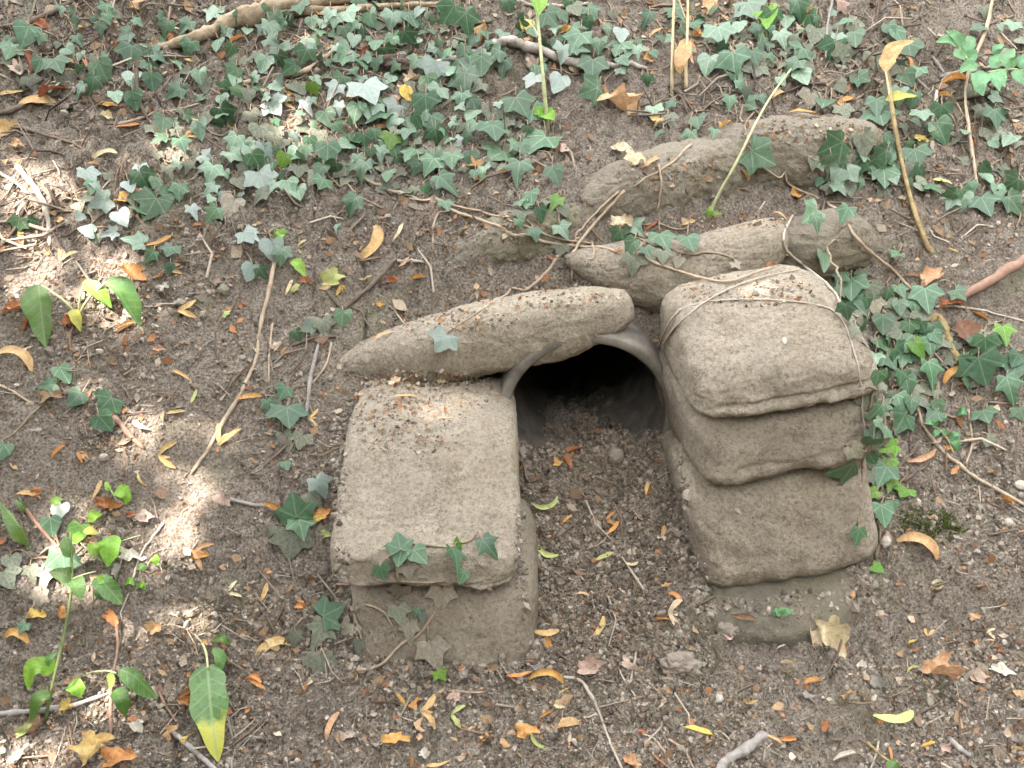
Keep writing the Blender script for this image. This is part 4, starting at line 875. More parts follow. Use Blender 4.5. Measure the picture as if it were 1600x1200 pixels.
# ------------------------------------------------------------------ fallen leaves: every one a thing of its own
DRY = {}
for nm, c, bl in [('tan', (0.56, 0.375, 0.17), (0.42, 0.24, 0.10)), ('orange', (0.56, 0.285, 0.095), (0.40, 0.17, 0.06)), ('rust', (0.34, 0.135, 0.05), (0.20, 0.08, 0.035)), ('cream', (0.60, 0.49, 0.32), (0.42, 0.29, 0.16)),
                  ('brown', (0.25, 0.15, 0.09), (0.15, 0.09, 0.055)), ('pink', (0.46, 0.34, 0.27), (0.33, 0.23, 0.17)), ('pale', (0.58, 0.54, 0.45), (0.42, 0.37, 0.28)), ('yellow', (0.58, 0.44, 0.11), (0.5, 0.27, 0.08)),
                  ('lime', (0.42, 0.47, 0.17), (0.5, 0.45, 0.22)), ('grey', (0.27, 0.25, 0.21), (0.19, 0.17, 0.14)), ('peach', (0.58, 0.36, 0.20), (0.42, 0.22, 0.11))]:
    DRY[nm] = leaf_mat("dry_leaf_" + nm, c, tuple(v * 0.72 for v in c), 0.62, 0.35, 0.22, 0.08, bl, False, vw=0.012)
def strip_leaf(kind, r_, wid):
    """long papery bract: a strip along +y bent in its own plane and arched off the ground"""
    n = 11; V, F = [], []
    bend = {'bract': r_.uniform(-0.9, 0.9), 'curl': r_.uniform(-0.5, 0.5), 'hook': r_.choice((-1, 1)) * r_.uniform(1.7, 2.3), 'arch': r_.choice((-1, 1)) * r_.uniform(0.9, 1.4)}[kind]
    roll = {'bract': r_.uniform(0.3, 0.9), 'curl': r_.uniform(1.6, 2.4), 'hook': r_.uniform(0.5, 1.2), 'arch': r_.uniform(0.2, 0.7)}[kind]
    up = r_.uniform(0.05, 0.22); tw = r_.uniform(-0.7, 0.7)
    x = y = 0.0; th = -bend / 2
    for i in range(n):
        t = i / (n - 1); w_ = wid * (math.sin(math.pi * (0.10 + 0.84 * t)) ** 0.75) * (0.85 + 0.3 * t) * (1 + 0.08 * math.sin(13 * t + wid * 40))
        nx_, ny_ = math.cos(th), math.sin(th); z = up * math.sin(math.pi * t) + 0.02 * math.sin(9 * t)
        for k in (-1, -0.5, 0, 0.5, 1):
            a = k * roll; l = w_ * (math.sin(a) / roll if roll > 0.05 else k); zz = w_ * (1 - math.cos(a)) / roll + l * math.sin(tw * (t - 0.5) * 2)
            V.append((x + nx_ * l, y + ny_ * l, z + zz))
        th += bend / (n - 1); x += math.sin(-th) / (n - 1); y += math.cos(-th) / (n - 1)
    for i in range(n - 1):
        for k in range(4): a = i * 5 + k; F.append((a, a + 1, a + 6, a + 5))
    return V, F
def crumpled_leaf(r_, lobes=5, amp=0.16, cup=0.5, wid=0.8, notch=0.25):
    m, rr = 26, (0.0, 0.35, 0.68, 1.0); V, F = [], []; s = r_.uniform(0, 50)
    ph = r_.uniform(0, 6)
    for ri, r in enumerate(rr):
        for i in range(m):
            a = 2 * math.pi * i / m; R_ = 0.5 * (1 + 0.22 * math.cos(a) ) * (1 - notch * (0.5 + 0.5 * math.cos(lobes * a + math.pi + 0.4 * math.sin(a + ph))) * r + 0.10 * math.sin(9 * a + ph) * r * r)
            x, y = math.sin(a) * R_ * r * wid, 0.5 + math.cos(a) * R_ * r
            cr = amp * (math.sin(5.1 * x + s) * math.cos(4.3 * y + s * 1.7) + 0.6 * math.sin(11 * x - 7 * y + s)) * (0.3 + r)
            fold = cup * abs(x) ** 1.3 * 1.2
            z = 0.09 + cr * 0.6 + fold
            xx = x * (1 - 0.32 * cup * min(1, abs(x) * 2.2)); V.append((xx, y, z))
            if r == 0.0: break
    for i in range(m):
        j = (i + 1) % m; F.append((0, 1 + i, 1 + j))
        for q in range(2):
            b = 1 + q * m; F.append((b + i, b + m + i, b + m + j, b + j))
    zmin = min(v[2] for v in V); V = [(a, b, c - zmin) for a, b, c in V]; return V, F
def winged(r_, wid):
    ang = r_.uniform(0.9, 1.7); V, F = [], []
    for s in (-1, 1, 0):
        if s == 0 and r_.random() < 0.55: continue
        v, f = strip_leaf('bract', r_, wid); a = s * ang / 2 + r_.uniform(-0.15, 0.15); k = len(V); sc = 0.75 if s else 0.4
        V += [((x * math.cos(a) + y * math.sin(a)) * sc, (-x * math.sin(a) + y * math.cos(a)) * sc, z * sc) for x, y, z in v]; F += [tuple(i + k for i in q) for q in f]
    return V, F
def ringleaf(r_, wid):
    V, F = [], []; n = 16
    for i in range(n):
        a = 5.6 * i / (n - 1); w_ = 0.10 + 0.12 * math.sin(math.pi * i / (n - 1))
        for k in (-1, 0, 1): V.append((0.36 * math.sin(a) * (1 + 0.12 * k * 0.6), 0.5 - 0.42 * math.cos(a) * (1 + 0.12 * k * 0.6), 0.16 + k * w_ * 0.8 - 0.1 * abs(k)))
    for i in range(n - 1):
        for k in range(2): a = i * 3 + k; F.append((a, a + 1, a + 4, a + 3))
    return V, F
FALLEN = """
65 43 28 5 dry rust;120 42 28 10 bract tan;46 97 46 -60 bract rust;112 100 30 0 bract tan;20 147 46 8 bract tan;62 167 62 8 arch tan;85 150 54 6 curl rust;200 199 44 20 bract orange;165 168 34 0 dry orange;163 185 20 0 dry cream;10 210 42 60 dry tan;25 230 30 -30 dry tan;310 195 26 0 dry tan;301 215 22 50 wing orange;170 248 54 0 arch cream;145 258 26 -10 bract orange;372 68 32 20 curl orange;300 95 24 0 bract tan;108 118 30 -5 bract tan;28 110 46 -50 dry pink;270 50 26 15 bract cream;215 12 34 5 dry tan;
545 65 18 0 dry orange;680 67 20 -10 bract tan;570 82 24 45 curl rust;455 117 28 0 bract tan;516 77 16 20 dry orange;755 58 38 80 dry tan;660 97 26 -20 arch tan;520 123 26 0 bract tan;448 150 38 -45 bract tan;640 127 40 30 dry cream;632 148 34 -50 dry yellow;614 158 24 0 dry peach;460 160 34 10 wing tan;740 268 36 0 dry tan;748 280 28 10 dry orange;600 200 40 0 bract rust;553 155 20 30 dry orange;645 170 26 20 dry cream;795 185 20 40 dry orange;790 270 26 20 dry orange;410 145 26 0 bract cream;
822 46 44 -80 dry yellow;824 66 34 -80 dry peach;885 50 26 10 dry orange;1028 53 36 40 bract tan;1107 15 40 60 dry peach;866 112 36 -85 bract rust;1068 92 54 -80 dry peach;950 167 74 5 dry peach;966 238 46 -50 dry cream;990 258 46 -35 dry cream;1018 255 42 60 arch tan;877 238 32 70 dry pink;1020 198 34 60 dry tan;1133 200 22 40 dry orange;1160 275 24 -45 curl tan;1140 32 30 -40 bract tan;1065 20 26 0 bract orange;830 97 26 -60 dry pink;940 142 20 40 bract rust;1010 95 22 0 dry tan;1088 58 24 5 dry orange;
1310 8 34 -60 dry pink;1215 150 36 45 bract tan;1258 181 52 0 bract orange;1328 170 42 -15 wing orange;1490 130 42 5 curl orange;1412 152 44 15 bract yellow;1436 223 26 0 dry yellow;1470 286 32 -20 bract lime;1380 246 14 0 dry orange;1475 150 26 -20 curl orange;1421 100 22 -80 bract orange;1260 20 24 10 dry tan;
246 378 48 12 arch orange;205 428 50 -25 dry rust;105 396 44 80 wing tan;34 372 44 -85 bract rust;25 485 40 40 curl rust;40 508 28 70 curl orange;112 508 36 -5 dry rust;200 516 34 35 curl tan;300 487 44 0 wing tan;247 548 22 0 dry peach;30 572 60 -15 hook tan;285 590 38 -25 bract tan;355 495 20 60 dry lime;277 423 32 10 wing tan;257 455 22 0 dry pale;190 315 28 5 dry orange;130 308 34 5 bract tan;95 345 16 0 dry tan;310 353 20 0 bract orange;45 548 22 60 bract cream;165 512 22 -20 dry pink;
578 376 60 55 hook tan;434 543 30 55 dry pink;625 362 32 60 hook cream;478 387 28 0 wing cream;518 440 44 15 dry lime;535 458 26 -80 wing yellow;600 528 34 25 bract tan;655 436 22 0 curl orange;476 443 22 0 dry rust;610 440 20 0 dry rust;447 550 18 20 wing orange;460 455 20 60 dry lime;452 450 28 70 bract cream;594 477 14 0 dry orange;576 436 18 10 bract tan;
965 353 38 -5 dry cream;1016 355 30 30 bract rust;1075 348 28 20 bract tan;1228 409 32 30 bract tan;1203 418 18 0 dry rust;965 395 16 0 dry orange;1020 535 34 -10 bract tan;1240 306 26 0 dry orange;1218 345 34 -70 bract tan;
1445 440 50 35 dry peach;1424 432 30 10 bract brown;1490 476 36 -50 dry brown;1505 522 56 -35 dry brown;1530 495 28 -40 curl orange;1478 478 44 0 dry rust;1502 592 40 8 hook orange;1405 312 12 0 dry cream;1488 393 18 -40 bract yellow;1505 600 30 0 bract rust;
390 622 38 5 bract orange;76 624 44 0 dry brown;358 675 56 65 wing tan;275 646 30 10 bract tan;272 714 46 -10 wing tan;92 706 26 45 curl orange;133 716 34 -50 wing rust;153 768 40 70 arch tan;165 788 38 -10 dry rust;345 782 40 -35 dry pink;45 774 40 0 bract tan;325 868 42 -20 wing tan;205 806 22 0 dry rust;180 798 26 40 dry rust;206 876 42 -10 dry pale;186 890 30 -75 dry grey;222 750 24 -60 bract tan;225 668 30 -60 hook pink;58 772 22 40 dry rust;222 812 34 10 dry pink;0 855 26 30 dry rust;310 872 30 0 dry orange;303 620 24 60 bract lime;
496 812 26 20 dry yellow;428 794 34 -30 curl orange;632 624 42 0 bract tan;660 692 22 -10 curl pink;516 836 30 0 dry lime;500 806 30 20 dry orange;497 654 28 0 wing tan;615 602 22 20 dry cream;690 602 18 20 dry cream;698 653 20 0 bract cream;415 895 16 0 dry peach;
900 716 50 -40 wing rust;893 704 34 80 wing rust;872 728 24 0 dry orange;960 812 30 10 wing orange;956 828 40 60 bract orange;855 782 36 0 hook lime;858 858 40 -40 hook lime;945 870 32 20 bract lime;1012 766 24 70 curl tan;886 812 20 50 bract orange;1034 830 22 80 curl tan;988 880 18 0 hook cream;862 795 14 -60 bract rust;1030 845 16 0 dry pale;
1440 712 52 20 bract peach;1436 862 56 -30 hook tan;1480 704 16 0 dry orange;1382 845 26 70 dry pink;1570 790 30 0 dry rust;1475 720 20 0 dry brown;1545 740 20 0 dry brown;
35 1006 46 -15 hook orange;98 962 26 85 dry orange;174 966 32 -50 dry orange;370 922 34 30 wing cream;55 965 34 -10 dry yellow;145 1180 66 40 dry tan;185 1192 60 0 dry orange;296 1082 38 35 curl rust;288 1096 32 -5 dry orange;396 1066 32 -50 curl orange;240 982 34 0 dry peach;35 1140 30 30 dry lime;245 1080 32 -20 dry pink;100 1104 26 50 dry yellow;275 1150 38 30 dry tan;293 1158 26 60 dry yellow;50 1135 36 70 dry brown;212 1135 34 -40 dry pale;20 1190 36 30 dry grey;320 1008 20 0 dry tan;
412 925 30 65 bract tan;436 1018 52 40 hook tan;424 1008 30 -50 dry cream;509 948 30 -60 bract tan;521 1140 50 70 bract peach;613 1160 54 -15 dry orange;648 1106 28 75 dry orange;626 1096 28 -60 bract orange;680 1112 46 5 wing tan;722 1122 34 -20 wing lime;716 1088 26 -90 dry pink;541 1156 30 30 dry pink;402 1072 34 -50 bract orange;548 1148 24 0 dry grey;760 1160 24 0 dry brown;690 1196 34 20 hook tan;650 1190 26 60 wing rust;655 1183 22 0 dry pale;785 1165 20 -20 dry tan;765 1160 22 20 dry tan;470 948 20 10 dry orange;
856 987 36 -20 hook tan;851 1008 22 0 dry orange;936 978 36 60 arch tan;910 930 22 0 bract peach;1035 970 28 -10 curl orange;1066 962 42 -10 wing cream;912 1046 44 10 dry pink;815 1055 36 0 hook orange;858 1062 48 0 hook orange;881 1082 20 40 bract yellow;880 1142 54 30 bract tan;852 1116 30 30 curl orange;820 1146 40 0 dry orange;842 1160 32 -50 hook lime;1096 1152 50 -35 hook yellow;1162 966 40 -15 curl brown;1140 984 34 0 dry pink;975 1035 34 -30 dry pink;980 1160 18 60 bract rust;1040 918 18 0 dry tan;1055 938 22 -50 hook orange;930 880 14 0 dry rust;1175 1092 30 -20 hook tan;874 1100 24 0 dry cream;1062 1025 34 10 arch pale;980 1195 34 0 dry peach;1003 1150 16 0 dry rust;
1292 990 74 -60 dry cream;1280 1000 60 -70 curl cream;1455 1062 72 5 dry peach;1270 1067 36 15 arch orange;1403 1050 20 0 ring cream;1426 1050 22 50 bract lime;1400 1118 56 0 hook lime;1562 1052 38 -30 dry pale;1467 918 22 0 ring cream;1450 1165 24 20 curl yellow;1585 1180 30 0 ring tan;1322 1184 40 10 curl pale;1386 1182 28 70 bract orange;1232 1156 24 0 curl orange;1206 1156 34 -45 bract tan;1286 1132 24 -60 dry rust;1228 1044 26 -20 ring cream;1520 1062 36 10 dry pink;1255 1090 34 20 dry grey;1452 985 20 70 wing tan;1550 1010 20 -60 bract peach;1425 1005 16 10 dry yellow;1325 1090 20 0 dry tan;1470 1168 40 5 dry pink;1330 932 18 60 dry tan;1552 990 22 0 wing cream;1340 1045 22 20 dry pale;1520 965 20 0 dry peach;1220 1018 18 40 bract pale;1372 965 22 -20 dry pink;1555 1022 18 0 dry rust;1365 1065 30 -20 dry grey"""
# hand written labels for the ones that stand out
NAMED = {(950, 167): "largest crumpled peach coloured dry leaf, on the soil above the sagging bag", (966, 238): "cream curled leaf half of a torn pair above the highest bags", (1292, 990): "big cream dead leaf folded open below the right stack",
         (1455, 1062): "big peach crumpled leaf lying on the open soil at the lower right", (900, 716): "cluster of rust brown winged seeds on the earth in front of the pipe mouth", (956, 828): "orange narrow bract at the lower end of the forked scrap in the channel",
         (822, 46): "bright yellow withered leaf hanging near the tall weed at the top", (205, 428): "torn rust red leaf on the soil right of the drooping green leaves", (613, 1160): "orange triangular dry leaf at the bottom edge left of centre",
         (1505, 522): "large crinkled brown leaf under the mottled yellowish stick", (1258, 181): "flat orange bract lying just above the highest bag", (257, 455): "small bluish white round leaf on bare soil at upper left",
         (632, 624): "flat tan bract lying on top of the upper left bag near its back", (1228, 409): "pointed tan leaf between the sagging bag and the top bag of the right stack", (1280, 1000): "rolled cream leaf edge against the big folded dead leaf"}
LAND = [("left sandbag stack", 525, 590, 840, 1040), ("right sandbag stack", 1060, 440, 1370, 950), ("pipe mouth", 790, 520, 1045, 700), ("long torn bag", 570, 450, 980, 590), ("thickest branch", 228, -20, 640, 80),
        ("crooked pale branch", 640, 70, 1010, 115), ("drooping green leaves", 40, 440, 220, 545), ("spotted green leaf", 295, 1040, 350, 1190), ("moss patch", 1410, 790, 1500, 850), ("reddish branch", 1500, 410, 1600, 485),
        ("rose sprig", 1465, 40, 1600, 150), ("tall dead stem", 1380, 90, 1412, 270), ("dark bottom stick", 1120, 1150, 1200, 1200), ("bright green seedlings", 130, 760, 240, 900), ("highest bag", 1130, 190, 1350, 300),
        ("big soil clod", 1035, 1015, 1090, 1065), ("forked pale stick", 25, 262, 82, 388), ("sagging bag", 890, 335, 1225, 485), ("long bare root", 300, 398, 432, 741), ("tall weed", 832, 0, 860, 190), ("sunken bag", 690, 315, 925, 390),
        ("kinked twig", 1500, 640, 1530, 730), ("big folded dead leaf", 1262, 955, 1320, 1035), ("big peach leaf", 1415, 1040, 1495, 1085), ("level grey stick", 0, 1070, 205, 1122), ("pale wiry stem", 860, 1050, 970, 1200)]
FORM = {'bract': 'strap shaped bract', 'arch': 'arched narrow bract', 'hook': 'hooked narrow bract', 'curl': 'rolled up dry leaf', 'dry': 'crumpled dry leaf', 'wing': 'winged seed scrap', 'ring': 'ring shaped curl'}
def describe(x, y, s, kind, colr):
    best = None
    for nm, x0, y0, x1, y1 in LAND:
        if nm == "big folded dead leaf" and abs(x - 1288) < 16 and abs(y - 995) < 16: continue
        if nm == "big peach leaf" and (x, y) == (1455, 1062): continue
        dx = max(x0 - x, 0, x - x1); dy = max(y0 - y, 0, y - y1); d = math.hypot(dx, dy)
        if best is None or d < best[0]: best = (d, nm, x0, y0, x1, y1)
    d, nm, x0, y0, x1, y1 = best
    if d < 1: rel = "by" if nm in ("long bare root", "pale wiry stem", "kinked twig", "tall weed", "tall dead stem", "level grey stick", "forked pale stick") else "on" if nm in ("left sandbag stack", "right sandbag stack", "long torn bag", "highest bag", "sagging bag", "sunken bag", "moss patch") else "in front of" if nm == "pipe mouth" else "among" if nm in ("drooping green leaves", "bright green seedlings", "rose sprig") else "at"
    else:
        v = "above" if y < y0 else "below" if y > y1 else ""; h = "left of" if x < x0 else "right of" if x > x1 else ""
        if v and h:
            dv, dh = (max(y0 - y, y - y1)), (max(x0 - x, x - x1))
            rel = v if dv > 2.2 * dh else h if dh > 2.2 * dv else v + " and " + h
        else: rel = v or h
        rel = ("just " if d < 45 else "well " if d > 130 else "") + rel
    size = "large " if s >= 48 else "tiny " if s <= 20 else ""
    return f"{size}{colr} {FORM[kind]}", f"{rel} the {nm}"
items = []
for it in FALLEN.replace("\n", "").split(";"):
    q = it.split()
    if q: items.append((int(q[0]), int(q[1]), float(q[2]), float(q[3]), q[4], q[5]))
lab = {}; buck = {}
for k, (x, y, s, a, kind, c) in enumerate(items):
    if (x, y) in NAMED: lab[k] = NAMED[(x, y)]; continue
    buck.setdefault(describe(x, y, s, kind, c), []).append(k)
for (f1_, rel), ks in buck.items():
    if len(ks) == 1: lab[ks[0]] = f"{f1_} lying {rel}"; continue
    ks.sort(key=lambda k: items[k][0])
    if len(ks) == 2: nm_ = ["left one", "right one"]
    elif len(ks) == 3: nm_ = ["leftmost", "middle one", "rightmost"]
    else: nm_ = ["leftmost"] + [w_ + " from left" for w_ in ("second", "third", "fourth", "fifth", "sixth")][:len(ks) - 2] + ["rightmost"]
    for k, w_ in zip(ks, nm_): lab[k] = f"{f1_} {rel}, {w_} of {('two', 'three', 'four', 'five', 'six', 'seven')[len(ks) - 2]}"
for k, (x, y, s, a, kind, c) in enumerate(items):
    r_ = random.Random(k * 13 + 5)
    if kind == 'dry' and s > 65: v, f = crumpled_leaf(r_, 5, 0.36, 1.1, 0.95, 0.42)
    elif kind == 'dry': v, f = crumpled_leaf(r_, r_.choice((3, 5, 5)), r_.uniform(0.16, 0.3) , r_.uniform(0.2, 1.0), r_.uniform(0.5, 0.9), r_.uniform(0.2, 0.45))
    elif kind == 'wing': v, f = winged(r_, r_.uniform(0.11, 0.17))
    elif kind == 'ring': v, f = ringleaf(r_, 0.1)
    elif kind == 'curl': v, f = strip_leaf(kind, r_, r_.uniform(0.22, 0.34))
    else: v, f = strip_leaf(kind, r_, r_.uniform(0.085, 0.145))
    me = mesh_py("fallen_leaf", v, f, DRY[c])
    p, nn, i = hit(x, y); sn = soft_n(x, y, max(8, s * 0.35)); d = depth(p); size = s / FPX * d * (1.0 if kind != 'hook' else 1.35)
    N = (sn + Vector((r_.gauss(0, 1), r_.gauss(0, 1), r_.gauss(0, 1))) * 0.16).normalized(); Y = img_dir(a + r_.uniform(-8, 8), N)
    # rest on the highest ground under it
    B = p - Y * size * 0.5; hi = 0.0
    for t2 in (0.15, 0.5, 0.85):
        q = B + Y * size * t2; g = drop(q.x, q.y)
        if abs(g.z - q.z) < 0.05: hi = max(hi, (g - q).dot(sn))
    B = B + sn * (min(hi, 0.01) * 0.7 + 0.0012)
    o = add("fallen_leaf", me, lab[k], "fallen leaf", "dry fallen leaves and bracts on the bank"); o.matrix_world = frame(B, Y, N, size)

# ------------------------------------------------------------------ weeds and seedlings
DOCK = leaf_mat("dock_leaf", (0.075, 0.17, 0.035), (0.17, 0.28, 0.09), 0.4, 0.5, 0.3, 0.06, (0.12, 0.17, 0.03), False, None, 0.012)
SPOT = leaf_mat("spotted_leaf", (0.085, 0.19, 0.05), (0.25, 0.36, 0.16), 0.4, 0.5, 0.3, 0.02, (0.045, 0.12, 0.035), False, (0.50, 0.52, 0.08), 0.012)
WEED = leaf_mat("weed_leaf", (0.10, 0.20, 0.05), (0.24, 0.34, 0.13), 0.42, 0.5, 0.35, 0.08, None, False)
LIME = leaf_mat("lime_leaf", (0.22, 0.42, 0.05), (0.36, 0.52, 0.14), 0.42, 0.4, 0.42, 0.06, None, False)
ROSE = leaf_mat("leaflet", (0.13, 0.30, 0.13), (0.24, 0.42, 0.22), 0.42, 0.5, 0.35, 0.05, None, False)
YELL = leaf_mat("yellowing_leaf", (0.48, 0.46, 0.08), (0.55, 0.52, 0.2), 0.5, 0.4, 0.4, 0.05, (0.5, 0.3, 0.1), False)
STRAW = leaf_mat("withered_leaf", (0.50, 0.33, 0.16), (0.36, 0.2, 0.09), 0.65, 0.3, 0.25, 0.05, (0.34, 0.18, 0.08), False)
GREENSTEM = stickmat('stem'); STRAWSTEM = stickmat('straw'); PALEGREEN = stickmat('green')
def blade(P, N, wid, mat, cup=0.3, wave=0.05, seed=0, shape=0.5, name="weed_leaf"):
    """leaf along a curved path P (world points), facing N; wid = half width in metres"""
    C = catmull(P, 4); n = len(C); V, F = [], []
    for i, c in enumerate(C):
        t = i / (n - 1); td = (C[min(i + 1, n - 1)] - C[max(i - 1, 0)]).normalized(); X = td.cross(N).normalized(); Z = X.cross(td).normalized()
        w_ = wid * max(0.02, (math.sin(math.pi * min(1, (t * 0.97 + 0.02)) ** shape) ** 0.8)); w_ *= 1 + wave * math.sin(17 * t + seed)
        for k in (-1, -0.5, 0, 0.5, 1):
            V.append(c + X * (w_ * k) + Z * (cup * w_ * abs(k) ** 1.4 + wave * w_ * 1.3 * math.sin(11 * t + 2 * k + seed) * abs(k)))
    for i in range(n - 1):
        for k in range(4): a = i * 5 + k; F.append((a, a + 1, a + 6, a + 5))
    # local frame with +y along the leaf so that the veins follow it
    O = C[0]; Y = C[-1] - O; L = Y.length; Y.normalize(); Nn = (N - Y * N.dot(Y)).normalized(); M = frame(O, Y, Nn, L); Mi = M.inverted()
    me = mesh_py(name, [Mi @ v for v in V], F, mat); return me, M
def lifted(px, py, h): 
    p = hit(px, py)[0]; v = (p - CAM).normalized(); return p - v * h
def plant(name, label, cat, base, stems, lvs, stemmat=None, group=None):
    """stems: list of (list of (px, py, height towards viewer), thickness px); leaves: (points, half width px, material, seed, shape[, part label])"""
    o0 = hit(*base)[0]; root = empty(name, o0, label, cat, group)
    for st in stems:
        pts_, th = st[0], st[1]; sm = st[2] if len(st) > 2 else (stemmat or GREENSTEM)
        P = [lifted(*q) for q in pts_]; C = catmull(P, 5); r0 = th / 2 / FPX * depth(P[0])
        v, f = tube(C, np.linspace(r0, r0 * 0.65, len(C)), 6); child("stem", mesh_py("stem", v, f, sm, o0), root, Matrix.Translation(o0))
    for lf in lvs:
        pts_, hw, mat, seed, shp = lf[:5]
        P = [lifted(*q) for q in pts_]; N = ((CAM - P[0]).normalized() * 0.9 + Vector((0.1 * math.sin(seed), -0.1, 0.7))).normalized()
        me, M = blade(P, N, hw / FPX * depth(P[0]), mat, 0.3, 0.10, seed, shp, "leaf"); child("leaf", me, root, M, lf[5] if len(lf) > 5 else None)
    return root
plant("weed", "weed with three drooping long green leaves on open soil at the left edge", "weed", (120, 492),
      [([(122, 494, 0.0), (100, 470, 0.025), (66, 446, 0.04)], 5, PALEGREEN), ([(122, 494, 0.0), (140, 465, 0.03), (166, 441, 0.045)], 5, PALEGREEN), ([(122, 494, 0.0), (126, 460, 0.03), (133, 440, 0.035)], 4, PALEGREEN)],
      [([(60, 447, 0.04), (56, 470, 0.05), (64, 505, 0.035), (71, 543, 0.015)], 21, DOCK, 1, 0.75), ([(166, 440, 0.045), (190, 448, 0.055), (206, 475, 0.045), (219, 511, 0.015)], 16, DOCK, 2, 0.8),
       ([(131, 440, 0.035), (146, 450, 0.045), (160, 462, 0.035), (174, 481, 0.02)], 12, LIME, 3, 0.8, "smaller yellow edged middle leaf"), ([(112, 484, 0.015), (118, 495, 0.02), (126, 518, 0.008)], 9, YELL, 4, 0.8, "small yellow leaf")])
plant("dock_plant", "big spotted green leaf with a yellow tip hanging at the bottom edge", "plant", (318, 1002),
      [([(314, 1000, 0.0), (322, 1020, 0.02), (325, 1045, 0.03)], 5, PALEGREEN)],
      [([(324, 1040, 0.03), (326, 1080, 0.04), (331, 1130, 0.03), (341, 1190, 0.012)], 29, SPOT, 5, 0.72), ([(334, 1012, 0.012), (345, 1030, 0.018), (340, 1058, 0.006)], 9, DOCK, 6, 0.8), ([(332, 1000, 0.01), (348, 998, 0.02), (360, 1008, 0.01)], 7, DOCK, 7, 0.8)])
plant("weed", "tall thin weed with a pale top rosette standing at the lower left", "weed", (68, 1132),
      [([(70, 1130, 0.0), (82, 1070, 0.05), (100, 990, 0.09), (112, 915, 0.12), (110, 830, 0.14)], 6), ([(112, 905, 0.12), (130, 898, 0.125), (150, 893, 0.12)], 3, PALEGREEN)],
      [([(112, 905, 0.12), (98, 898, 0.13), (76, 893, 0.125)], 13, WEED, 8, 0.7), ([(112, 905, 0.12), (122, 915, 0.13), (126, 938, 0.125)], 13, WEED, 9, 0.7), ([(112, 870, 0.13), (104, 855, 0.14), (102, 835, 0.135)], 10, WEED, 10, 0.75),
       ([(82, 1050, 0.05), (66, 1040, 0.06), (48, 1048, 0.05), (44, 1078, 0.03)], 15, LIME, 11, 0.7), ([(78, 1085, 0.04), (60, 1092, 0.045), (48, 1130, 0.02)], 11, DOCK, 12, 0.8), ([(88, 1020, 0.06), (76, 1030, 0.06), (76, 1042, 0.055)], 5, WEED, 13, 0.8)])
plant("weed", "low weed with long green leaves arching beside the thin reddish stick", "weed", (172, 1062),
      [([(150, 1052, 0.0), (165, 1048, 0.03), (182, 1052, 0.03)], 4, PALEGREEN), ([(128, 1058, 0.0), (145, 1050, 0.02), (175, 1047, 0.03)], 3, PALEGREEN)],
      [([(188, 1046, 0.035), (205, 1060, 0.045), (222, 1076, 0.035), (247, 1092, 0.015)], 14, WEED, 14, 0.75), ([(180, 1078, 0.02), (190, 1092, 0.03), (196, 1120, 0.012)], 13, DOCK, 15, 0.75),
       ([(110, 1068, 0.02), (120, 1075, 0.03), (126, 1090, 0.02)], 13, LIME, 16, 0.7), ([(170, 1052, 0.03), (174, 1062, 0.03), (172, 1078, 0.02)], 6, LIME, 17, 0.8)])
plant("seedling", "seedling with one long green leaf pointing down right above the vivid orange leaf", "seedling", (148, 935),
      [([(146, 940, 0.0), (146, 920, 0.02), (150, 902, 0.03)], 3, PALEGREEN)],
      [([(150, 902, 0.03), (165, 915, 0.04), (180, 932, 0.035), (191, 944, 0.03)], 15, WEED, 18, 0.75), ([(148, 905, 0.03), (160, 906, 0.035), (176, 902, 0.03)], 8, LIME, 19, 0.8), ([(150, 920, 0.02), (158, 930, 0.025), (162, 936, 0.02)], 8, WEED, 20, 0.8)])
plant("weed", "long curved green blade at the left edge above the dusty ivy", "weed", (42, 858),
      [([(44, 860, 0.0), (40, 848, 0.015), (34, 840, 0.02)], 4)], [([(46, 852, 0.005), (28, 835, 0.035), (14, 812, 0.045), (0, 784, 0.04)], 10, DOCK, 21, 0.8), ([(40, 800, 0.0), (34, 790, 0.02), (24, 780, 0.02)], 5, WEED, 41, 0.8)])
plant("seedling", "brightest lime green seedling leaves glowing in the sun at the left", "seedling", (158, 872),
      [([(160, 878, 0.0), (140, 862, 0.02), (126, 848, 0.025)], 3, PALEGREEN), ([(160, 878, 0.0), (166, 860, 0.02), (168, 842, 0.03)], 3, PALEGREEN), ([(140, 862, 0.01), (175, 850, 0.02), (220, 836, 0.02)], 2.5, PALEGREEN)],
      [([(168, 840, 0.03), (172, 850, 0.038), (171, 866, 0.034), (168, 886, 0.025)], 16, LIME, 22, 0.75), ([(148, 848, 0.02), (147, 858, 0.025), (150, 872, 0.02)], 10, LIME, 23, 0.75), ([(130, 836, 0.02), (122, 840, 0.03), (118, 850, 0.025)], 9, LIME, 24, 0.75), ([(132, 828, 0.02), (142, 830, 0.025), (154, 834, 0.02)], 7, YELL, 25, 0.75)])
plant("seedling", "small seedling with a round lime leaf right of the arched tan bract", "seedling", (188, 788),
      [([(186, 790, 0.0), (178, 775, 0.015), (170, 760, 0.02)], 2.5, PALEGREEN)], [([(180, 768, 0.015), (190, 768, 0.024), (198, 776, 0.02), (196, 788, 0.012)], 11, LIME, 26, 0.6), ([(172, 766, 0.015), (168, 760, 0.02), (165, 752, 0.02)], 5, LIME, 27, 0.7), ([(155, 800, 0.0), (146, 806, 0.02), (138, 816, 0.01)], 9, LIME, 28, 0.7), ([(95, 778, 0.0), (86, 784, 0.015), (80, 792, 0.01)], 7, LIME, 44, 0.7)])
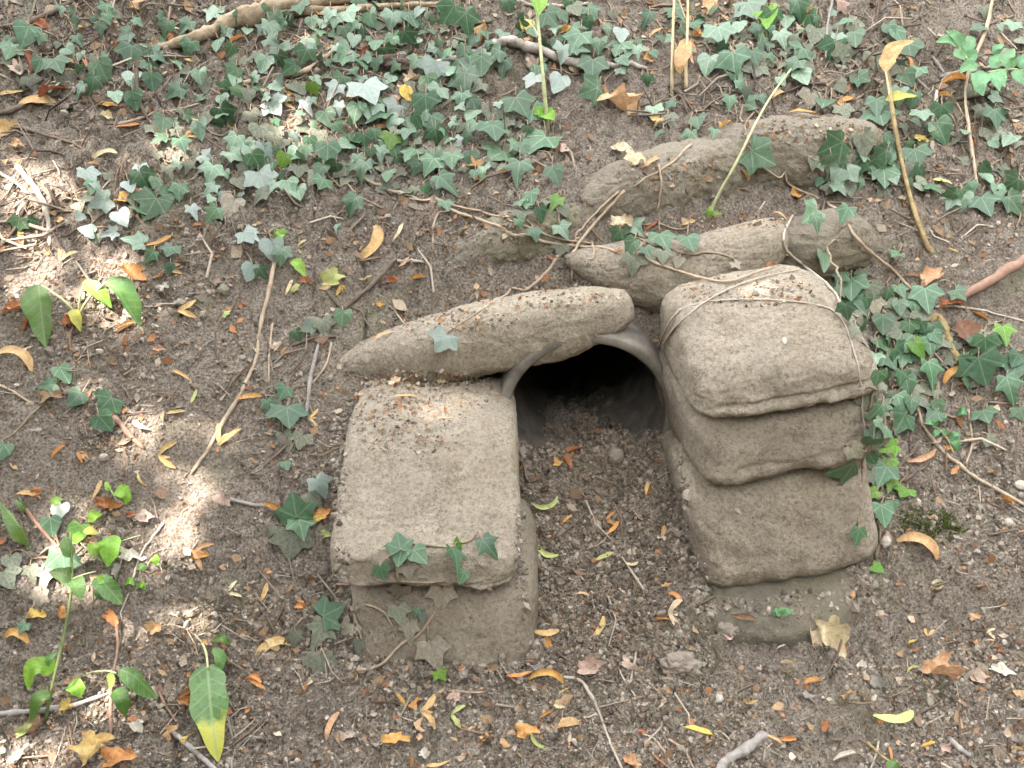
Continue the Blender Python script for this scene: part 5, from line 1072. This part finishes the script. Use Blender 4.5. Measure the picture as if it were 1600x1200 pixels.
plant("seedling", "tiny pale seedlings on the soil right of the lime leaves", "seedling", (232, 888),
      [([(226, 894, 0.0), (232, 880, 0.01), (238, 872, 0.014)], 2.5, PALEGREEN)], [([(238, 872, 0.014), (243, 874, 0.02), (244, 884, 0.014)], 7, LIME, 29, 0.7), ([(226, 890, 0.01), (220, 886, 0.016), (214, 890, 0.01)], 6, WEED, 30, 0.7), ([(196, 912, 0.0), (203, 908, 0.012), (210, 914, 0.006)], 6, LIME, 31, 0.7), ([(214, 918, 0.0), (222, 914, 0.012), (227, 922, 0.006)], 6, LIME, 32, 0.7)])
tw = plant("tall_weed", "tall weed with a thin pale stem and yellowing leaves at the top edge", "weed", (856, 205),
      [([(856, 205, 0.0), (852, 160, 0.05), (848, 115, 0.08), (843, 60, 0.11), (836, -12, 0.14)], 7, PALEGREEN), ([(842, 58, 0.11), (832, 40, 0.12), (820, 30, 0.12)], 3, PALEGREEN)],
      [([(832, -14, 0.14), (842, 0, 0.15), (842, 24, 0.14)], 17, LIME, 33, 0.6), ([(850, 178, 0.03), (858, 180, 0.04), (866, 188, 0.03)], 12, LIME, 34, 0.65), ([(850, 180, 0.03), (842, 174, 0.035), (834, 178, 0.03)], 9, LIME, 35, 0.7)])
plant("rose_sprig", "rose sprig with light green oval leaflets at the right edge near the top", "plant", (1540, 170),
      [([(1525, 165, 0.0), (1516, 110, 0.05), (1508, 85, 0.06), (1490, 66, 0.065)], 3, PALEGREEN), ([(1620, 112, 0.06), (1580, 108, 0.07), (1545, 112, 0.07)], 3.5, PALEGREEN), ([(1625, 170, 0.0), (1640, 140, 0.05), (1620, 112, 0.06)], 4)],
      [([(1500, 70, 0.06), (1485, 62, 0.07), (1462, 66, 0.065)], 11, ROSE, 1, 0.7), ([(1505, 74, 0.06), (1495, 58, 0.07), (1478, 48, 0.065)], 9, ROSE, 2, 0.7), ([(1508, 82, 0.06), (1515, 66, 0.07), (1512, 56, 0.065)], 10, ROSE, 3, 0.7), ([(1510, 88, 0.06), (1498, 84, 0.066), (1492, 76, 0.06)], 9, ROSE, 4, 0.7),
       ([(1512, 92, 0.055), (1518, 88, 0.062), (1522, 98, 0.055)], 11, ROSE, 5, 0.7), ([(1526, 108, 0.07), (1512, 104, 0.075), (1500, 114, 0.07)], 10, ROSE, 6, 0.7), ([(1540, 114, 0.07), (1530, 128, 0.078), (1536, 150, 0.07)], 14, ROSE, 7, 0.65), ([(1546, 114, 0.07), (1556, 124, 0.078), (1562, 142, 0.07)], 10, ROSE, 8, 0.7),
       ([(1560, 108, 0.07), (1564, 120, 0.078), (1570, 136, 0.07)], 9, ROSE, 9, 0.7), ([(1560, 106, 0.07), (1552, 96, 0.075), (1562, 84, 0.07)], 8, ROSE, 10, 0.7), ([(1560, 84, 0.07), (1558, 76, 0.076), (1568, 68, 0.07)], 8, ROSE, 11, 0.7), ([(1584, 106, 0.07), (1574, 92, 0.076), (1585, 76, 0.07)], 12, ROSE, 12, 0.7),
       ([(1585, 110, 0.07), (1594, 122, 0.076), (1606, 132, 0.07)], 10, ROSE, 13, 0.7), ([(1590, 104, 0.07), (1600, 94, 0.076), (1612, 84, 0.07)], 10, ROSE, 14, 0.7)])
plant("seedling", "small seedling with pairs of round light leaflets right of the right stack", "seedling", (1470, 700),
      [([(1490, 708, 0.0), (1478, 682, 0.015), (1456, 662, 0.02)], 2.5, PALEGREEN)],
      [([(1462, 668, 0.02), (1455, 660, 0.026), (1445, 662, 0.02)], 6, ROSE, 15, 0.65), ([(1463, 665, 0.02), (1462, 658, 0.026), (1460, 650, 0.02)], 5, ROSE, 16, 0.65), ([(1466, 672, 0.02), (1462, 678, 0.024), (1456, 680, 0.02)], 5, ROSE, 17, 0.65), ([(1478, 680, 0.015), (1474, 674, 0.02), (1470, 672, 0.018)], 5, ROSE, 18, 0.65),
       ([(1484, 682, 0.015), (1492, 678, 0.022), (1502, 680, 0.016)], 6, ROSE, 19, 0.65), ([(1486, 684, 0.015), (1494, 692, 0.02), (1497, 706, 0.01)], 8, ROSE, 20, 0.65), ([(1474, 658, 0.0), (1474, 652, 0.015), (1480, 648, 0.01)], 5, ROSE, 21, 0.65), ([(1496, 648, 0.0), (1504, 642, 0.015), (1512, 648, 0.01)], 7, ROSE, 22, 0.65)])
plant("dead_plant", "tall dead reddish brown stem with a curled straw coloured leaf at its top", "plant", (1416, 395),
      [([(1455, 396, 0.002), (1444, 372, 0.012), (1432, 340, 0.02), (1420, 300, 0.03), (1406, 240, 0.04), (1396, 180, 0.05), (1386, 105, 0.06)], 9, stickmat('mottle')), ([(1412, 285, 0.0), (1400, 215, 0.04), (1390, 150, 0.055), (1384, 112, 0.06)], 5, STRAWSTEM), ([(1408, 280, 0.0), (1402, 235, 0.02), (1394, 190, 0.03)], 5, stickmat('red'))],
      [([(1384, 112, 0.06), (1388, 92, 0.07), (1402, 72, 0.075), (1428, 64, 0.065)], 13, STRAW, 36, 0.75), ([(1384, 156, 0.05), (1405, 150, 0.06), (1432, 150, 0.05)], 8, YELL, 37, 0.8)])
plant("dead_stalk", "two straight dead stalks with a shrivelled leaf hanging between them, top edge", "plant", (1052, 150),
      [([(1050, 150, 0.0), (1050, 120, 0.03), (1051, 60, 0.07), (1054, -10, 0.11)], 6, STRAWSTEM), ([(1072, 138, 0.0), (1072, 100, 0.04), (1074, 50, 0.07), (1075, -10, 0.1)], 6, STRAWSTEM), ([(1058, -10, 0.11), (1064, 10, 0.1), (1072, 30, 0.085)], 3, STRAWSTEM)],
      [([(1073, 62, 0.06), (1068, 80, 0.07), (1062, 100, 0.06), (1064, 116, 0.05)], 12, STRAW, 38, 0.7)])
plant("wild_grass", "long pale green grass stem arching across the two upper bags", "grass", (1106, 342),
      [([(1106, 342, 0.0), (1122, 305, 0.03), (1150, 255, 0.05), (1178, 198, 0.06), (1205, 150, 0.05), (1236, 108, 0.03)], 5, PALEGREEN)],
      [([(1104, 340, 0.0), (1110, 328, 0.012), (1118, 318, 0.01)], 5, LIME, 39, 0.7), ([(1108, 340, 0.0), (1116, 334, 0.012), (1128, 334, 0.004)], 5, LIME, 40, 0.7)])
plant("weed", "bright lime leaf of a weed at the top edge right of centre", "weed", (1200, 60),
      [([(1200, 62, 0.0), (1196, 45, 0.03), (1192, 22, 0.04)], 4, PALEGREEN)], [([(1192, 16, 0.04), (1198, 24, 0.05), (1198, 46, 0.04)], 20, LIME, 42, 0.55)])
plant("seedling", "tiny green seedling at the foot of the right stack", "seedling", (1222, 962),
      [([(1222, 966, 0.0), (1222, 961, 0.006)], 2, PALEGREEN)], [([(1220, 961, 0.006), (1213, 956, 0.012), (1208, 962, 0.006)], 6, ROSE, 43, 0.65), ([(1224, 961, 0.006), (1231, 955, 0.012), (1239, 958, 0.006)], 6, ROSE, 44, 0.65), ([(1222, 959, 0.006), (1222, 952, 0.012), (1225, 949, 0.006)], 5, ROSE, 45, 0.65)])
plant("grass_shoot", "green tipped stalk poking in at the bottom edge right of the dark stick", "grass", (1372, 1180),
      [([(1355, 1160, 0.0), (1372, 1176, 0.012), (1392, 1192, 0.012)], 5, stickmat('mottle'))], [([(1388, 1188, 0.012), (1396, 1196, 0.016), (1408, 1206, 0.008)], 9, WEED, 46, 0.7)])
plant("seedling", "lime sprout with two leaves near the long bare root's upper end", "seedling", (470, 432),
      [([(478, 440, 0.0), (472, 428, 0.01), (462, 412, 0.015)], 2.5, PALEGREEN)], [([(458, 406, 0.015), (466, 414, 0.022), (478, 434, 0.01)], 9, LIME, 47, 0.7), ([(430, 378, 0.0), (436, 368, 0.014), (444, 364, 0.008)], 8, LIME, 48, 0.7)])

# ------------------------------------------------------------------ moss, stones, clods, bark
rgm = np.random.default_rng(3)
V, F, Cc = [], [], []
for k in range(2600):
    a, r_ = rgm.uniform(0, 6.28), rgm.uniform() ** 0.6; px, py = 1466 + 42 * r_ * math.cos(a) + 10 * math.sin(3 * a), 822 + 24 * r_ * math.sin(a) + 4 * math.cos(5 * a)
    if k % 6 == 0: px, py = 1420 + rgm.uniform(-14, 20), 812 + rgm.uniform(-16, 14)
    p, nn, i = hit(px, py); h = rgm.uniform(0.003, 0.007); dv = (nn + Vector(rgm.normal(size=3)) * 0.5).normalized(); sd = dv.cross(Vector(rgm.normal(size=3))).normalized() * 0.0007
    j = len(V); V += [p - sd, p + sd, p + dv * h]; F.append((j, j + 1, j + 2)); Cc += [np.array((0.085, 0.115, 0.025)) * rgm.uniform(0.6, 1.5)] * 3
add("moss_patch", mesh_np("moss_patch", [tuple(v) for v in V], F, LITTER, False, np.array(Cc)), kind='stuff')
STONE = mat_plain("pale_stone", (0.30, 0.26, 0.21), (0.46, 0.42, 0.35), 120, 0.7, 0.4); EARTHM = mat_plain("clod_earth", (0.19, 0.155, 0.125), (0.29, 0.25, 0.205), 130, 0.95, 0.9, spec=0.15); BARKD = mat_plain("dark_bark", (0.06, 0.042, 0.035), (0.13, 0.095, 0.075), 70, 0.9, 0.9)
def lump(name, label, cat, x, y, wpx, hpx, mat, flat=0.6, amp=0.16, sd=0, group=None, ang=0, sink=0.25, freq=2.2):
    p, nn, i = hit(x, y); d = depth(p); n = 14; V, F = [], []
    c, Q = lattice_box((1, 1, 1), 1 / n); q = c / np.linalg.norm(c, axis=1)[:, None]
    q = q * (1 + amp * fbm(q[:, 0] + sd, q[:, 1], q[:, 2], freq, 3, sd) + amp * 0.5 * np.abs(vnoise(q[:, 0] * 5 + sd, q[:, 1] * 5, q[:, 2] * 5, sd + 4)))[:, None]
    sn = soft_n(x, y, 10); Y = img_dir(ang, sn); sx_, sy_ = wpx / 2 / FPX * d, hpx / 2 / FPX * d
    q = q * np.array((sy_, sx_, min(sx_, sy_) * flat * 1.4))
    me = mesh_np(name, q, Q, mat); o = add(name, me, label, cat, group); o.matrix_world = frame(p + sn * min(sx_, sy_) * flat * (1 - sink), Y, sn, 1.0)
lump("pebble", "pale pebble just left of the moss patch's lower edge", "pebble", 1430, 840, 18, 12, STONE, 0.7, 0.1, 1, ang=20)
lump("pebble", "pale round pebble at the right edge, level with the moss patch", "pebble", 1573, 818, 15, 13, STONE, 0.8, 0.1, 2)
lump("pebble", "white elongated speck on the face of the top right bag", "pebble", 1226, 533, 7, 15, STONE, 0.35, 0.1, 3)
lump("pebble", "pale pebble half buried at the right edge below the kinked twig", "pebble", 1594, 760, 22, 16, STONE, 0.6, 0.12, 4)
lump("pebble", "white pebble on the lower right soil near the pale folded leaf", "pebble", 1566, 1005, 11, 10, STONE, 0.8, 0.1, 5)
lump("pebble", "shiny whitish pebble below the left stack, left of the orange leaf", "pebble", 814, 1130, 10, 9, STONE, 0.8, 0.1, 6)
lump("pebble", "white pebble against the lower right corner of the left stack", "pebble", 846, 993, 9, 8, STONE, 0.8, 0.1, 7)
lump("soil_clod", "largest clod of soil, lying near the bottom right of centre", "clod", 1062, 1040, 54, 38, EARTHM, 0.6, 0.4, 8, ang=-15, sink=0.55)
lump("soil_clod", "rounded clod of soil at the top of the earth in the pipe mouth", "clod", 963, 715, 24, 24, EARTHM, 0.8, 0.12, 9, sink=0.3)
lump("soil_clod", "greyish clod touching the lower right corner of the right stack", "clod", 1138, 985, 34, 24, EARTHM, 0.6, 0.25, 10, sink=0.3)
lump("soil_clod", "grey clod on the channel's left side by the left stack", "clod", 812, 712, 30, 26, EARTHM, 0.6, 0.25, 11, sink=0.4)
lump("bark_chunk", "dark rotten chunk of bark in the ivy left of the crooked branch", "bark", 614, 106, 52, 30, BARKD, 0.7, 0.3, 12, ang=12, sink=0.2)
lump("snail_shell", "pale empty snail shell right of the right stack's lowest bag", "shell", 1382, 848, 18, 16, STONE, 0.8, 0.12, 13, ang=60)
lump("soil_clod", "pinkish clod in the sun left of the thin pale twig", "clod", 222, 812, 24, 18, EARTHM, 0.7, 0.25, 14, sink=0.3)
